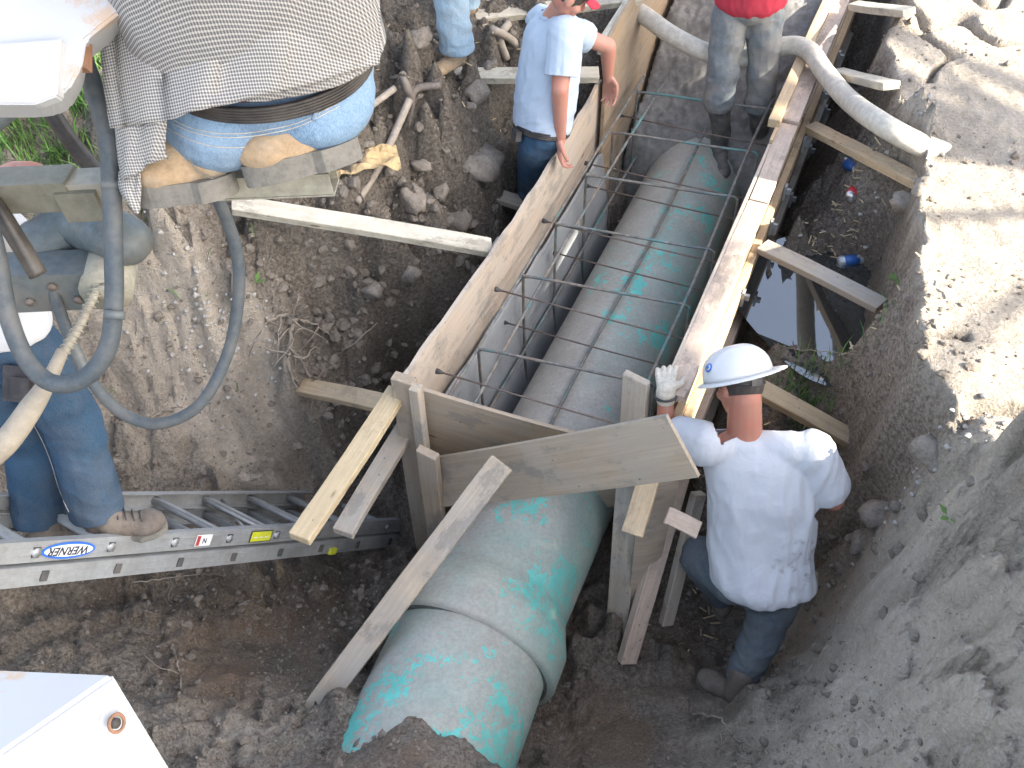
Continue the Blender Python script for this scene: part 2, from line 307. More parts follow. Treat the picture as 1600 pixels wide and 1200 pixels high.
# ------------------------------------------------------------------ terrain
CP = [  # px, py, z
 (-60,60,.62),(0,120,.58),(60,180,.52),(150,170,.5),(0,240,.4),(100,250,.38),(0,330,.25),(100,420,.15),(200,330,.25),(260,400,.12),(300,310,.15),(365,335,.0),
 (250,550,-.3),(350,450,-.05),(450,440,-.22),(200,650,-.6),(350,650,-.7),(450,560,-.45),(430,640,-.8),(480,560,-.6),(520,600,-.8),(560,520,-.62),(600,540,-.85),(580,430,-.3),(640,480,-.72),(700,430,-.72),
 (620,360,-.12),(660,400,-.38),(450,360,-.02),(520,400,-.2),(690,335,-.2),(760,330,-.5),(770,270,-.28),(730,230,-.05),(750,210,.0),(600,200,.16),(650,80,.22),(720,130,.12),(560,300,.1),(520,250,.2),(640,280,.05),(780,60,.2),(850,20,.25),(780,160,.0),(930,90,.05),(900,170,-.2),(860,240,-.45),(700,20,.3),(620,10,.3),
 (100,740,-.75),(300,740,-.85),(470,740,-1.1),(560,800,-1.4),(600,830,-1.5),(560,845,-1.45),(640,845,-1.5),(520,880,-1.3),(0,650,-.4),(0,500,-.1),(100,560,-.2),
 (300,950,-1.05),(100,960,-.75),(0,930,-.45),(-150,900,-.1),(0,1010,-.5),(200,1010,-.8),(400,1000,-1.12),(550,950,-1.2),(470,1060,-.98),(420,1110,-.74),(300,1080,-.62),(200,1080,-.55),(450,1180,-.55),(250,1180,-.4),(0,1180,-.1),(560,1165,-.42),(600,1150,-.37),(640,1130,-.42),(580,1170,-.38),(660,1165,-.31),(690,1200,-.25),(600,1210,-.25),(480,1130,-.8),
 (885,1150,-1.12),(1000,1100,-1.2),(1130,1090,-1.27),(1100,980,-1.25),(940,1060,-1.22),(960,1190,-1.0),(860,1200,-1.05),
 (1230,1030,-1.2),(1280,900,-1.1),(1320,790,-.9),(1340,700,-.7),(1290,760,-.95),(1300,650,-.6),(1250,560,-.48),(1350,560,-.42),(1365,530,-.32),(1300,470,-.44),(1300,510,-.44),(1270,420,-.44),(1340,440,-.42),(1390,430,-.1),(1350,380,-.36),(1330,300,-.36),(1290,280,-.4),(1340,230,-.3),(1350,160,-.2),
 (1400,60,.3),(1395,140,.28),(1430,120,.32),(1450,200,.35),(1460,330,.34),(1455,430,.34),(1460,500,.32),(1420,20,.32),(1425,210,.25),(1432,300,.28),(1430,350,.26),(1345,372,-.15),(1420,400,.25),(1416,480,.22),(1450,560,.28),(1515,660,.38),(1550,690,.45),(1600,700,.48),
 (1500,100,.42),(1600,300,.42),(1500,400,.36),(1600,550,.42),(1500,250,.4),(1600,0,.45),(1480,0,.4),(1400,610,-.05),(1395,660,-.25),(1440,720,-.0),(1465,800,-.05),(1500,740,.22),(1350,800,-.65),(1400,850,-.35),(1340,880,-.8),(1300,950,-.9),(1260,1040,-.95),(1400,1000,-.2),(1500,950,.08),(1600,830,.36),(1600,1000,.25),(1600,1180,.3),(1400,1150,-.12),(1250,1120,-.7),(1180,1170,-.85),(1120,1140,-1.05),(1060,1190,-.98),(1300,1190,-.4),
]
pts = [at(*c) for c in CP]
for s_ in np.arange(1.75, 7.2, .45):
    for n_ in (-1.35, -1.0, -.6): pts.append(SN(s_, n_, -1.25))
for s_ in (2.4, 2.8, 3.3, 3.8, 4.3): pts.append(SN(s_, -1.72, -1.0))
for s_ in (3.2, 3.7, 4.2, 4.7, 5.2): pts.append(SN(s_, -.22, -.46))
pts += [np.array(p) for p in ((-3.6, .3, .3), (-3.6, 2, .45), (-3.6, 4, .6), (-3.6, 6, .5), (-3.6, 8, .4), (-1.5, 7.8, .4), (0, 6.5, .3), (0, 7.8, .4), (2, 7.8, .35), (4, 7.8, .4), (4.2, 6, .45), (4.2, 4, .45), (4.2, 2, .45), (4.2, 0, .4), (3, 1, .4), (-2.2, .9, .15), (-1.2, .2, .2), (0, .2, .1), (1, .2, .1), (2.2, .2, .35), (2.6, 2, .45), (2.8, 3, .42), (1.0, 6.5, .1), (2.6,6.5,.4))]
pts = np.array(pts)
def rbf_fit(P):
    X = P[:, :2]; D = np.linalg.norm(X[:, None]-X[None], axis=2)
    n = len(P); A = np.zeros((n+1, n+1)); A[:n, :n] = D - .012*np.eye(n); A[n, :n] = A[:n, n] = 1
    return X, np.linalg.solve(A, np.append(P[:, 2], 0))
RX, RW = rbf_fit(pts)
def base_h(X, Y):
    out = np.full(X.shape, RW[-1])
    for (a, b), q in zip(RX, RW[:-1]): out += q*np.sqrt((X-a)**2 + (Y-b)**2 + .0009)
    return out
def vnoise(X, Y, scale, seed=0, octv=4, ridged=False, gain=.5):
    """vectorised gradient-free value noise"""
    out = np.zeros(X.shape); amp = 1.; tot = 0
    rng = np.random.default_rng(seed)
    for o in range(octv):
        T = rng.random((256, 256)); u = X*scale + 31.7*o + 100; v = Y*scale + 17.3*o + 100
        i = np.floor(u).astype(int); j = np.floor(v).astype(int); fu = u-i; fv = v-j
        fu = fu*fu*(3-2*fu); fv = fv*fv*(3-2*fv)
        g = lambda a, b: T[(i+a) % 256, (j+b) % 256]
        k = (g(0, 0)*(1-fu)+g(1, 0)*fu)*(1-fv) + (g(0, 1)*(1-fu)+g(1, 1)*fu)*fv
        if ridged: k = 1-abs(2*k-1)
        out += amp*k; tot += amp; amp *= gain; scale *= 2.03
    return out/tot
def cells(X, Y, scale, seed):
    """clod relief: rounded lumps with creases (Worley F1)"""
    rng = np.random.default_rng(seed); JX = rng.random((128, 128)); JY = rng.random((128, 128)); H = rng.random((128, 128))
    u = X*scale+50; v = Y*scale+50; i = np.floor(u).astype(int); j = np.floor(v).astype(int)
    best = np.full(X.shape, 9.); hh = np.zeros(X.shape)
    for a in (-1, 0, 1):
        for b in (-1, 0, 1):
            ii = (i+a) % 128; jj = (j+b) % 128
            d = np.hypot(i+a+JX[ii, jj]-u, j+b+JY[ii, jj]-v); m = d < best; best = np.where(m, d, best); hh = np.where(m, H[ii, jj], hh)
    return best, hh
def blobmask(X, Y, L, r):
    m = np.zeros(X.shape)
    for (px, py, z, k) in L:
        p = at(px, py, z); m = np.maximum(m, np.clip(1.25-np.hypot(X-p[0], Y-p[1])/(r*k), 0, 1))
    return m
def terrain_h(X, Y):
    wx = X + .10*(vnoise(X, Y, 3, 5)-.5); wy = Y + .10*(vnoise(X, Y, 3, 6)-.5)
    h = base_h(wx, wy)
    rough = .55 + 1.0*np.clip((vnoise(X, Y, 1.1, 8, 3)-.35)*2.5, 0, 1)
    rb = np.clip((X-1.35)*3, 0, 1)*np.clip((2.2-Y)*2+.6, 0, 1)      # smeared right-hand bank
    sm_ = blobmask(X, Y, [(620,1170,-.35,.9),(560,1190,-.4,.7),(980,1150,-1.1,1.2),(430,1030,-1.0,.8)], .33); rough = rough*(1-.8*np.clip(sm_, 0, 1))
    h0 = h.copy(); h += (vnoise(X, Y, 2.2, 1, 5)-.5)*.20
    h += (vnoise(wx, wy, 6, 2, 6, True, .6)-.55)*.17*rough + (vnoise(X, Y, 24, 14, 3, True, .7)-.5)*.036
    d1, h1 = cells(wx, wy, 7, 11); d2, h2 = cells(wx+.03*vnoise(X, Y, 20, 3), wy, 17, 12); d3, h3 = cells(X, Y, 42, 13)
    h += (np.clip(.6-d1, 0, 1)*h1**2)*.34*rough + (np.clip(.6-d2, 0, 1)*h2**2)*.13*rough + (np.clip(.6-d3, 0, 1)*h3**3)*.085*rough
    h += (vnoise(wx, wy, 3.6, 21, 4, True, .5)-.55)*.15 + (cells(wx, wy, 3.6, 22)[1]-.5)*.05
    d4, h4 = cells(wx+.05*vnoise(X, Y, 9, 70), wy, 4.6, 71); d5, h5 = cells(wx, wy, 11, 72); h += np.clip(.55-d4, 0, 1)*h4**2*.26*rough + np.clip(.5-d5, 0, 1)*h5**2*.17*rough
    s_ = X*dv[0]+Y*dv[1]; n_ = X*nv[0]+Y*nv[1]
    h = h0 + (h-h0)*(1-.75*np.clip(sm_, 0, 1))
    # flat sunlit ground level right of the trench edge
    ne = np.interp(s_, [2.3, 2.54, 2.73, 2.85, 3.1, 3.45, 3.85, 4.33, 4.66, 5.09, 7], [.75, .56, .45, .34, .26, .24, .22, .15, -.02, -.16, -.22]) + .10*(vnoise(X, Y, 4.5, 60, 4)-.5)
    pm = np.clip((n_-ne+.05)/.10, 0, 1); pm = pm*pm*(3-2*pm)*np.clip((s_-2.35)/.25, 0, 1)
    plat = .27 + .05*(vnoise(X, Y, 1.5, 61, 3)-.5) + (vnoise(X, Y, 9, 62, 5, True)-.5)*.022 - .07*np.clip(1-np.abs(vnoise(X, Y, 1.3, 63, 3)-.5)/.02, 0, 1)*(vnoise(X, Y, 2, 64, 2) > .6)
    h = h*(1-pm) + plat*pm
    # deep steep-sided hollow left of the formwork
    nl = np.interp(s_, [1.9, 2.26, 2.46, 2.71, 2.96, 3.15, 3.31, 3.51, 3.84, 4.29, 4.6], [-1.7, -2.0, -2.16, -2.2, -2.2, -2.12, -1.95, -1.80, -1.82, -1.92, -1.7]) + .22*(vnoise(X, Y, 5, 80, 4)-.5)
    ph = np.clip((n_-nl+.02)/.13, 0, 1)*np.clip((s_-2.0)*4, 0, 1)*np.clip((4.6-s_)*4, 0, 1)*(n_ < -1.0)
    hollow = -1.30 + .35*(vnoise(X, Y, 7, 81, 4, True)-.5) + .25*np.clip(.55-d4, 0, 1)*h4
    h = h*(1-ph) + np.minimum(h, hollow)*ph
    lump = np.clip((n_-nl+.75)/.4, 0, 1)*(n_ < -1.5)*np.clip((s_-2.)*3, 0, 1); h += lump*(1-ph)*(np.clip(.6-d1, 0, 1)*h1**2*.30 + (vnoise(X, Y, 9, 82, 4, True)-.55)*.12)
    # keep clear inside the formwork
    ins = np.clip(np.minimum.reduce([(n_+1.62)*12, (-.38-n_)*12, (s_-2.2)*6, (4.9-s_)*4]), 0, 1)
    h = h*(1-ins) + np.minimum(h, -1.2+.04*(h1-.5))*ins
    # pool bowl beside the right wall
    pc = at(1312, 474, -.42); r_ = np.hypot((X-pc[0])/.27, (Y-pc[1])/.34) + .45*(vnoise(X, Y, 5, 44, 3)-.5)
    pm = np.clip((1.5-r_)/.35, 0, 1)*np.clip((ne-.0-n_)/.06, 0, 1); h = h*(1-pm)+np.minimum(h, -.475+.10*np.clip(r_-.75, 0, 1)+.015*(h3-.5))*pm
    return h
def masks(X, Y, H):
    sand = blobmask(X, Y, [(430,1010,-1.0,1.3),(390,1060,-.9,1.0),(620,1170,-.35,.8),(560,1190,-.4,.6),(980,1150,-1.1,1.3),(1000,1050,-1.2,1.2)], .33)*np.clip((vnoise(X, Y, 5, 30, 4)-.3)*4, 0, 1)
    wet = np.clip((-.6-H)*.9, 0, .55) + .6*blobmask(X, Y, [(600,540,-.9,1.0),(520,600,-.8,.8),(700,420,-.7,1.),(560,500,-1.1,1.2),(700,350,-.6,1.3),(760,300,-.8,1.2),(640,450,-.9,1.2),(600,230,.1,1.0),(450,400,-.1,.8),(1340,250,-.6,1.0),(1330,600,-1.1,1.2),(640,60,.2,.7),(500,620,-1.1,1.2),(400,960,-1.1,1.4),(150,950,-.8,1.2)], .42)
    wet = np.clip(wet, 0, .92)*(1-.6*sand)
    clay = blobmask(X, Y, [(1450,1000,0,2.2),(1350,1150,-.2,1.8),(1550,900,.3,1.6),(1500,800,.1,1.6),(1550,1100,.3,1.8),(300,560,-.3,1.3),(350,700,-.7,1.2),(180,640,-.5,1.0),(440,600,-.6,.7),(1200,1170,-.8,.6),(400,1130,-.6,.6)], .38)*np.clip((vnoise(X, Y, 2.5, 31, 4)-.25)*3, 0, 1)
    s_ = X*dv[0]+Y*dv[1]; n_ = X*nv[0]+Y*nv[1]; dry = np.clip((H-.2)*8, 0, 1)*np.clip((n_+.3)*4, 0, 1)*np.clip((s_-2.2)*3, 0, 1)*1.  # dry bank top, coloured extra pale so the sunlit ground looks blown out
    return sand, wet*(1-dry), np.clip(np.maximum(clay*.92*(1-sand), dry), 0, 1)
def grid_mesh(name, x0, x1, y0, y1, st, hf):
    xs = np.arange(x0, x1+st/2, st); ys = np.arange(y0, y1+st/2, st); X, Y = np.meshgrid(xs, ys); H = hf(X, Y)
    n, m = X.shape; V = np.stack([X, Y, H], -1).reshape(-1, 3); idx = np.arange(n*m).reshape(n, m)
    Fq = np.stack([idx[:-1, :-1], idx[:-1, 1:], idx[1:, 1:], idx[1:, :-1]], -1).reshape(-1, 4)
    me = bpy.data.meshes.new(name); me.vertices.add(len(V)); me.vertices.foreach_set('co', V.ravel())
    me.loops.add(Fq.size); me.loops.foreach_set('vertex_index', Fq.ravel().astype(np.int32)); me.polygons.add(len(Fq))
    me.polygons.foreach_set('loop_start', np.arange(0, Fq.size, 4, dtype=np.int32)); me.polygons.foreach_set('loop_total', np.full(len(Fq), 4, dtype=np.int32))
    me.polygons.foreach_set('use_smooth', np.ones(len(Fq), bool)); me.update(calc_edges=True)
    return me, X, Y, H
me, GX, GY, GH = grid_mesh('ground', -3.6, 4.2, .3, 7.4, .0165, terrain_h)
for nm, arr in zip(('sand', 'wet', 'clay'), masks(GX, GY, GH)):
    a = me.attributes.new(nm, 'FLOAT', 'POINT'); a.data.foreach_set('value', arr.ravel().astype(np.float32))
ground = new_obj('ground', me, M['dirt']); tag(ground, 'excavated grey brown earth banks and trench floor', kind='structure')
def gz(x, y):
    j = int(round((x+3.6)/.0165)); i = int(round((y-.3)/.0165)); i = min(max(i, 0), GH.shape[0]-1); j = min(max(j, 0), GH.shape[1]-1); return float(GH[i, j])
# surrounding ground out to the horizon (ring of four sheets joined into one mesh)
mb = MB(); zz = .28
def sheet(x0, x1, y0, y1, k=8):
    xs = np.linspace(x0, x1, k); ys = np.linspace(y0, y1, k); vs = [(x, y, zz) for y in ys for x in xs]
    mb.add(vs, [(j*k+i, j*k+i+1, (j+1)*k+i+1, (j+1)*k+i) for j in range(k-1) for i in range(k-1)])
sheet(-150, -3.58, -150, 150); sheet(4.18, 150, -150, 150); sheet(-3.58, 4.18, -150, .32); sheet(-3.58, 4.18, 7.38, 150)
tag(mb.build('far_ground', M['dirt']), 'bare earth around the excavation', kind='structure')
# ------------------------------------------------------------------ formwork, pipe, steel
def board_mesh(name, L, w, t, bev=.003, seg=8, bow=.004, cut=0.):
    """box along local X, width Y, thickness Z; ends may be cut at a slant; a little bow and ragged edges"""
    bm = bmesh.new(); ph = random.random()*6
    rings = []
    for i in range(seg+1):
        x = -L/2 + L*i/seg; b = bow*math.sin(math.pi*i/seg+ph)
        r = []
        for (y, z) in ((-w/2, -t/2), (w/2, -t/2), (w/2, t/2), (-w/2, t/2)):
            xx = x + (cut*y if i in (0, seg) else 0)
            r.append(bm.verts.new((xx, y+b+random.uniform(-1, 1)*.0012, z+b*.6+random.uniform(-1, 1)*.0008)))
        rings.append(r)
    for i in range(seg):
        for k in range(4): bm.faces.new((rings[i][k], rings[i+1][k], rings[i+1][(k+1) % 4], rings[i][(k+1) % 4]))
    bm.faces.new(rings[0]); bm.faces.new(list(reversed(rings[-1])))
    bmesh.ops.recalc_face_normals(bm, faces=bm.faces)
    ed = [e for e in bm.edges if len(e.link_faces) == 2 and e.calc_face_angle(0) > .8]
    bmesh.ops.bevel(bm, geom=ed, offset=bev, segments=1, affect='EDGES')
    me = bpy.data.meshes.new(name); bm.to_mesh(me); bm.free(); return me
def put(o, c, A):
    o.matrix_world = Matrix(((A[0][0], A[1][0], A[2][0], c[0]), (A[0][1], A[1][1], A[2][1], c[1]), (A[0][2], A[1][2], A[2][2], c[2]), (0, 0, 0, 1)))
def board(name, p0, p1, w, t, mat, up=zv, label=None, cat=None, group=None, parent=None, cut=0., bow=.004, kind=None):
    p0 = np.array(p0, float); p1 = np.array(p1, float); A = frame(p1-p0, up)
    o = new_obj(name, board_mesh(name, np.linalg.norm(p1-p0), w, t, cut=cut, bow=bow), M[mat], parent); put(o, (p0+p1)/2, A)
    return tag(o, label, cat, group, kind)
NAILS = []
# --- pipe
def pipe_mesh(P0, P1, prof, k=96, step=.02, bare=0., barefn=None):
    """prof(t metres)->radius ; mesh in world coords with attributes"""
    P0 = np.array(P0); P1 = np.array(P1); L = np.linalg.norm(P1-P0); ax = (P1-P0)/L; a = unit(np.cross(ax, zv)); b = np.cross(a, ax)
    ts = sorted(set([round(x, 4) for x in list(np.arange(0, L, step)) + [L]] + prof['t'])); V = []; B = []; S = []
    for t in ts:
        r = np.interp(t, prof['t'], prof['r'])
        for j in range(k):
            q = 2*math.pi*j/k; m = a*math.cos(q)+b*math.sin(q); V.append(P0+ax*t+m*r)
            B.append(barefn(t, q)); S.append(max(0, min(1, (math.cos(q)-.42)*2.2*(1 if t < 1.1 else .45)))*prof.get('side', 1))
    n = len(ts); F_ = [(i*k+j, i*k+(j+1) % k, (i+1)*k+(j+1) % k, (i+1)*k+j) for i in range(n-1) for j in range(k)]
    me = bpy.data.meshes.new('pipe'); me.from_pydata([tuple(v) for v in V], [], F_); me.polygons.foreach_set('use_smooth', [True]*len(F_))
    for nm, arr in (('bare', B), ('side', S)): at_ = me.attributes.new(nm, 'FLOAT', 'POINT'); at_.data.foreach_set('value', np.array(arr, np.float32))
    me.update(); return me
def bf_main(t, q):   # t from bell (s=1.62) to the far end
    top = math.sin(q)
    v = -.05
    if .0 < t < .4: v += .055*max(0, 1-abs(t-.13)/.25)
    if t > 1.3: v += .045*max(0, 1-abs(math.cos(q)-.18)/.35)
    if .4 < t < 1.1: v += .0
    return v - (.06 if math.cos(q) < -.25 else 0) + .02
def bf_near(t, q):   # t from s=.55 towards bell
    c = math.cos(q); v = .0
    v += .13*max(0, 1-abs(c-.12)/.42)*max(0, 1-abs(t-.95)/.5)
    v += .06*max(0, 1-abs(c+.3)/.3)*max(0, 1-abs(t-1.1)/.3)
    return v
pA = SN(1.60, -1.00, -.825); pB = SN(5.7, -1.03, -.87)
prof = dict(t=[0, .004, .02, .16, .20, .30, 4.2], r=[.362, .386, .392, .386, .368, .328, .307])
me = pipe_mesh(pA, pB, prof, barefn=bf_main)
pipe = tag(new_obj('sewer_pipe', me, None), 'long mud smeared green sewer pipe inside the wooden form, belled at its near end', 'pipe'); me.materials.append(M['pipe'])
nA = SN(.12, -.855, -.60); nB = SN(1.70, -.995, -.812)
me = pipe_mesh(nA, nB, dict(t=[0, 1.8], r=[.334, .334], side=.6), barefn=bf_near)
near = tag(new_obj('sewer_pipe', me, None), 'nearest green pipe length with bright turquoise paint patches, half buried in brown sand', 'pipe'); me.materials.append(M['pipe'])
g = MB(); ax = unit(pB-pA); a = unit(np.cross(ax, zv)); b = np.cross(a, ax)
ring = [pA+ax*.004+(a*math.cos(q)+b*math.sin(q))*.350 for q in np.linspace(0, 2*math.pi, 73)]
g.tube(ring, .013, 8, False); g.build('rubber_gasket', M['gasket'], pipe)
ring2 = [pA+ax*.012+(a*math.cos(q)+b*math.sin(q))*.374 for q in np.linspace(0, 2*math.pi, 73)]
g = MB(); g.tube(ring2, .010, 8, False); me = g.mesh('bell_lip')
for nm, val in (('bare', .0), ('side', .25)): at_ = me.attributes.new(nm, 'FLOAT', 'POINT'); at_.data.foreach_set('value', np.full(len(me.vertices), val, np.float32))
new_obj('bell_lip', me, M['pipe'], pipe)
# --- right form wall
RW_ = empty('form_wall', 'long right-hand timber form wall of plywood, studs and walers beside the pipe', 'formwork')
RW_.location = (0, 0, 0)
def fb(name, s0, s1, n_, z_, w, t, mat, up=zv, parent=RW_, **kw):
    n_ -= .068
    return board(name, SN(s0, n_, z_), SN(s1, n_+kw.pop('dn', 0), z_+kw.pop('dz', 0)), w, t, mat, up, parent=parent, **kw)
fb('plywood_sheet', 2.62, 4.42, -.475, -.62, 1.24, .018, 'ply', nv, bow=.002); fb('plywood_sheet', 4.425, 7.4, -.475, -.60, 1.24, .018, 'lum_orange', nv, bow=.002)
fb('top_plate', 2.60, 3.93, -.420, -.018, .092, .038, 'lum_pink'); fb('top_plate', 3.94, 4.62, -.420, -.016, .092, .038, 'lum_pink'); fb('top_plate', 4.63, 7.4, -.425, .0, .10, .038, 'lum_pink')
fb('top_plate', 4.55, 7.4, -.49, .028, .060, .05, 'lum', bow=.006)
for i, s_ in enumerate((2.72, 3.12, 3.55, 3.98, 4.40, 4.84, 5.3, 5.8, 6.4)):
    board('stud', SN(s_, -.512, -1.22), SN(s_, -.512, -.04), .089, .038, ('lum_pink', 'lum', 'lum_grey')[i % 3], nv, parent=RW_)
fb('waler', 2.50, 4.9, -.405, -.17, .089, .038, 'lum', nv); fb('waler', 2.62, 7.2, -.365, -.19, .089, .038, 'lum_orange', nv); fb('waler', 4.95, 7.2, -.405, -.17, .089, .038, 'lum_pink', nv)
fb('waler', 2.70, 7.2, -.405, -.55, .089, .038, 'lum_orange', nv); fb('waler', 2.55, 4.3, -.365, -.57, .089, .038, 'lum_pink', nv); fb('waler', 4.36, 7.0, -.365, -.57, .089, .038, 'lum_grey', nv)
fb('waler', 2.6, 6.9, -.405, -.95, .089, .038, 'lum_grey', nv); fb('waler', 3.2, 6.9, -.365, -.97, .089, .038, 'lum_grey', nv)
for s_ in (2.9, 3.45, 4.0, 4.3, 4.75, 5.25, 5.7):                      # tie clamps on the walers
    for z_ in (-.185, -.56):
        m_ = MB(); A = np.array([dv, nv, zv]); m_.box(SN(s_, -.406, z_), (.035, .012, .085), A); m_.box(SN(s_+.004, -.393, z_+.005), (.016, .03, .03), A); m_.build('tie_clamp', M['alu'], RW_)
# --- left form walls
LW = empty('form_wall', 'near left form wall of pale weathered plywood with a grey cement coated lower sheet', 'formwork')
def sheet_poly(name, corners_sz, n0, th, mat, parent, lean=0., lab=None, bulge=0., nx=26, nz=8):
    """four corners (s,z) -> a thin slab with slight bulge and ragged top; local frame along dv"""
    (a, b, c, d_) = [np.array(q, float) for q in corners_sz]    # bottom-near, bottom-far, top-far, top-near
    vs = []; 
    for side in (0, 1):
        for j in range(nz+1):
            for i in range(nx+1):
                u = i/nx; v = j/nz; q = (a*(1-u)+b*u)*(1-v) + (d_*(1-u)+c*u)*v
                rg = random.uniform(-1, 1)*.005 if j == nz and 0 < i < nx and not side else 0
                if j == nz: rg = .006*math.sin(i*1.7+3)+.004*math.sin(i*4.1)
                nn = n0 - side*th + lean*(1-v) + bulge*math.sin(math.pi*u)*v
                vs.append((q[0], nn, q[1]+rg))
    W = (nx+1)*(nz+1); fs = []
    for j in range(nz):
        for i in range(nx):
            k = j*(nx+1)+i; fs.append((k, k+1, k+nx+2, k+nx+1)); fs.append((W+k, W+k+nx+1, W+k+nx+2, W+k+1))
    for i in range(nx):
        k = i; fs.append((k, W+k, W+k+1, k+1)); k = nz*(nx+1)+i; fs.append((k, k+1, W+k+1, W+k))
    for j in range(nz):
        k = j*(nx+1); fs.append((k, k+nx+1, W+k+nx+1, W+k)); k += nx; fs.append((k, W+k, W+k+nx+1, k+nx+1))
    mb_ = MB(); mb_.add(vs, fs, False); o = mb_.build(name, M[mat], parent)
    put(o, (0, 0, 0), np.array([dv, nv, zv])); return o
sheet_poly('plywood_sheet', [(2.27, -1.2), (4.62, -1.2), (4.66, .01), (2.25, .0)], -1.545, .018, 'ply', LW, bulge=.03)
sheet_poly('cement_coated_sheet', [(2.33, -1.15), (4.58, -1.15), (4.60, -.42), (2.40, -.36)], -1.50, .016, 'ply_cem', LW, lean=.10, bulge=.02)
for s_ in (2.5, 3.3, 4.1):
    board('stud', SN(s_, -1.60, -1.2), SN(s_, -1.585, -.1), .089, .038, 'lum_grey', nv, parent=LW)
w1 = board('waler', SN(1.50, -1.60, -.135), SN(2.30, -1.602, -.135), .089, .040, 'lum_gold', zv, parent=LW)
w2 = board('waler', SN(1.71, -1.575, -.385), SN(2.6, -1.60, -.385), .089, .040, 'lum_grey', zv, parent=LW)
board('waler', SN(2.31, -1.585, -.30), SN(4.3, -1.585, -.30), .089, .040, 'lum_gold', nv, parent=LW)
FW_ = empty('form_wall', 'tall far left form wall of brown stained plywood standing in front of the rough concrete', 'formwork')
sheet_poly('plywood_sheet', [(4.55, -1.2), (7.2, -1.2), (7.2, .42), (4.60, .29)], -1.50, .018, 'ply_brown', FW_, bulge=-.03)
board('top_plate', SN(4.62, -1.55, .22), SN(7.2, -1.55, .36), .089, .038, 'lum_white', nv, parent=FW_)
# --- end boards
def facing(name, tl, tr, br, bl, th, mat, label, cat='plywood panel', parent=None, nx=14, ny=5):
    tl, tr, br, bl = map(lambda q: np.array(q, float), (tl, tr, br, bl)); c = (tl+tr+br+bl)/4; A = frame(tr-tl, np.cross(tr-tl, tl-bl)*1.); 
    X = unit(tr-tl); Z = unit(np.cross(X, tl-bl)); Y = np.cross(Z, X); A = np.array([X, Y, Z]); vs = []
    for side in (0, 1):
        for j in range(ny+1):
            for i in range(nx+1):
                u = i/nx; v = j/ny; q = (bl*(1-u)+br*u)*(1-v)+(tl*(1-u)+tr*u)*v - Z*th*side + Z*.012*math.sin(math.pi*u)*(1 if side in (0, 1) else 0)
                vs.append(A@(q-c))
    W = (nx+1)*(ny+1); fs = []
    for j in range(ny):
        for i in range(nx):
            k = j*(nx+1)+i; fs.append((k, k+1, k+nx+2, k+nx+1)); fs.append((W+k, W+k+nx+1, W+k+nx+2, W+k+1))
    for i in range(nx):
        k = i; fs.append((k, W+k, W+k+1, k+1)); k = ny*(nx+1)+i; fs.append((k, k+1, W+k+1, W+k))
    for j in range(ny):
        k = j*(nx+1); fs.append((k, k+nx+1, W+k+nx+1, W+k)); k += nx; fs.append((k, W+k, W+k+nx+1, k+nx+1))
    mb_ = MB(); mb_.add(vs, fs, False); o = mb_.build(name, M[mat], parent); put(o, c, A); return tag(o, label, cat)
def onS(px, py, s_):
    v = ray(px, py); return C0 + (s_-C0@dv)/(v@dv)*v
facing('end_panel', onS(640, 604, 2.285), onS(985, 700, 2.50), onS(985, 790, 2.50), onS(652, 800, 2.285), .018, 'ply_end', 'grey plywood end panel of the form, partly hidden behind the slanting panel')
facing('end_panel', onS(672, 717, 2.19), onS(1040, 650, 2.19), onS(1091, 746, 2.13), onS(692, 792, 2.13), .018, 'ply_end', 'slanting loose plywood panel laid across the near end of the form')
# posts
board('post', SN(2.24, -1.545, -1.35), SN(2.27, -1.545, .0), .10, .05, 'ply_end', -dv, 'tall grey timber post at the near left corner of the form', 'timber post')
board('post', SN(2.215, -1.475, -1.25), SN(2.25, -1.475, -.005), .045, .05, 'lum_grey', -dv, 'narrow timber batten beside the near left corner post', 'timber post')
board('post', SN(2.14, -1.40, -1.1), SN(2.13, -1.395, -.255), .09, .04, 'ply_end', -dv, 'short grey timber stake in front of the left end of the slanting panel', 'timber post', cut=.25)
board('post', at(958, 1020, -1.28)+nv*.02, at(988, 600, .03)+dv*.04, .105, .05, 'lum_grey', -dv, 'tall grey timber post at the right end of the form, reaching down to the mud', 'timber post', cut=.3)
facing('side_panel', at(1008, 700, -.10), at(1075, 690, -.10), at(1010, 975, -1.2), at(975, 1005, -1.25), .018, 'ply_end', 'brown plywood side strip behind the tall right post')
# prop in front of the panel
A0 = at(485, 1122, -.74); A1 = at(783, 722, -.06)
board('prop', A0, A1, .098, .045, 'lum_grey', zv*.6-dv*.5+nv*.1, 'long grey two-by-four leaning from the sand beside the pipe up to the slanting panel', 'timber prop')
board('prop', at(978, 1035, -1.18), at(1085, 665, -.28), .085, .045, 'lum_pink', nv*.5+zv*.3-dv*.4, 'mud spotted two-by-four leaning from the mud beside the tall right post', 'timber prop')
board('prop', at(1040, 975, -1.1), at(1092, 770, -.5), .06, .04, 'lum_grey', nv*.5+zv*.3-dv*.4, 'shorter dirty timber behind the mud spotted leaning two-by-four', 'timber prop')
board('timber_offcut', at(986, 835, -.28), at(1028, 700, -.10), .085, .045, 'lum', zv*.8-dv*.4, 'pale two-by-four end with a nail poking out under the slanting panel', 'timber offcut')
board('timber_offcut', at(1040, 806, -.30), at(1092, 828, -.34), .07, .032, 'lum_pink', zv*.8-dv*.4, 'short reddish wood block between the form and the kneeling man', 'timber offcut')
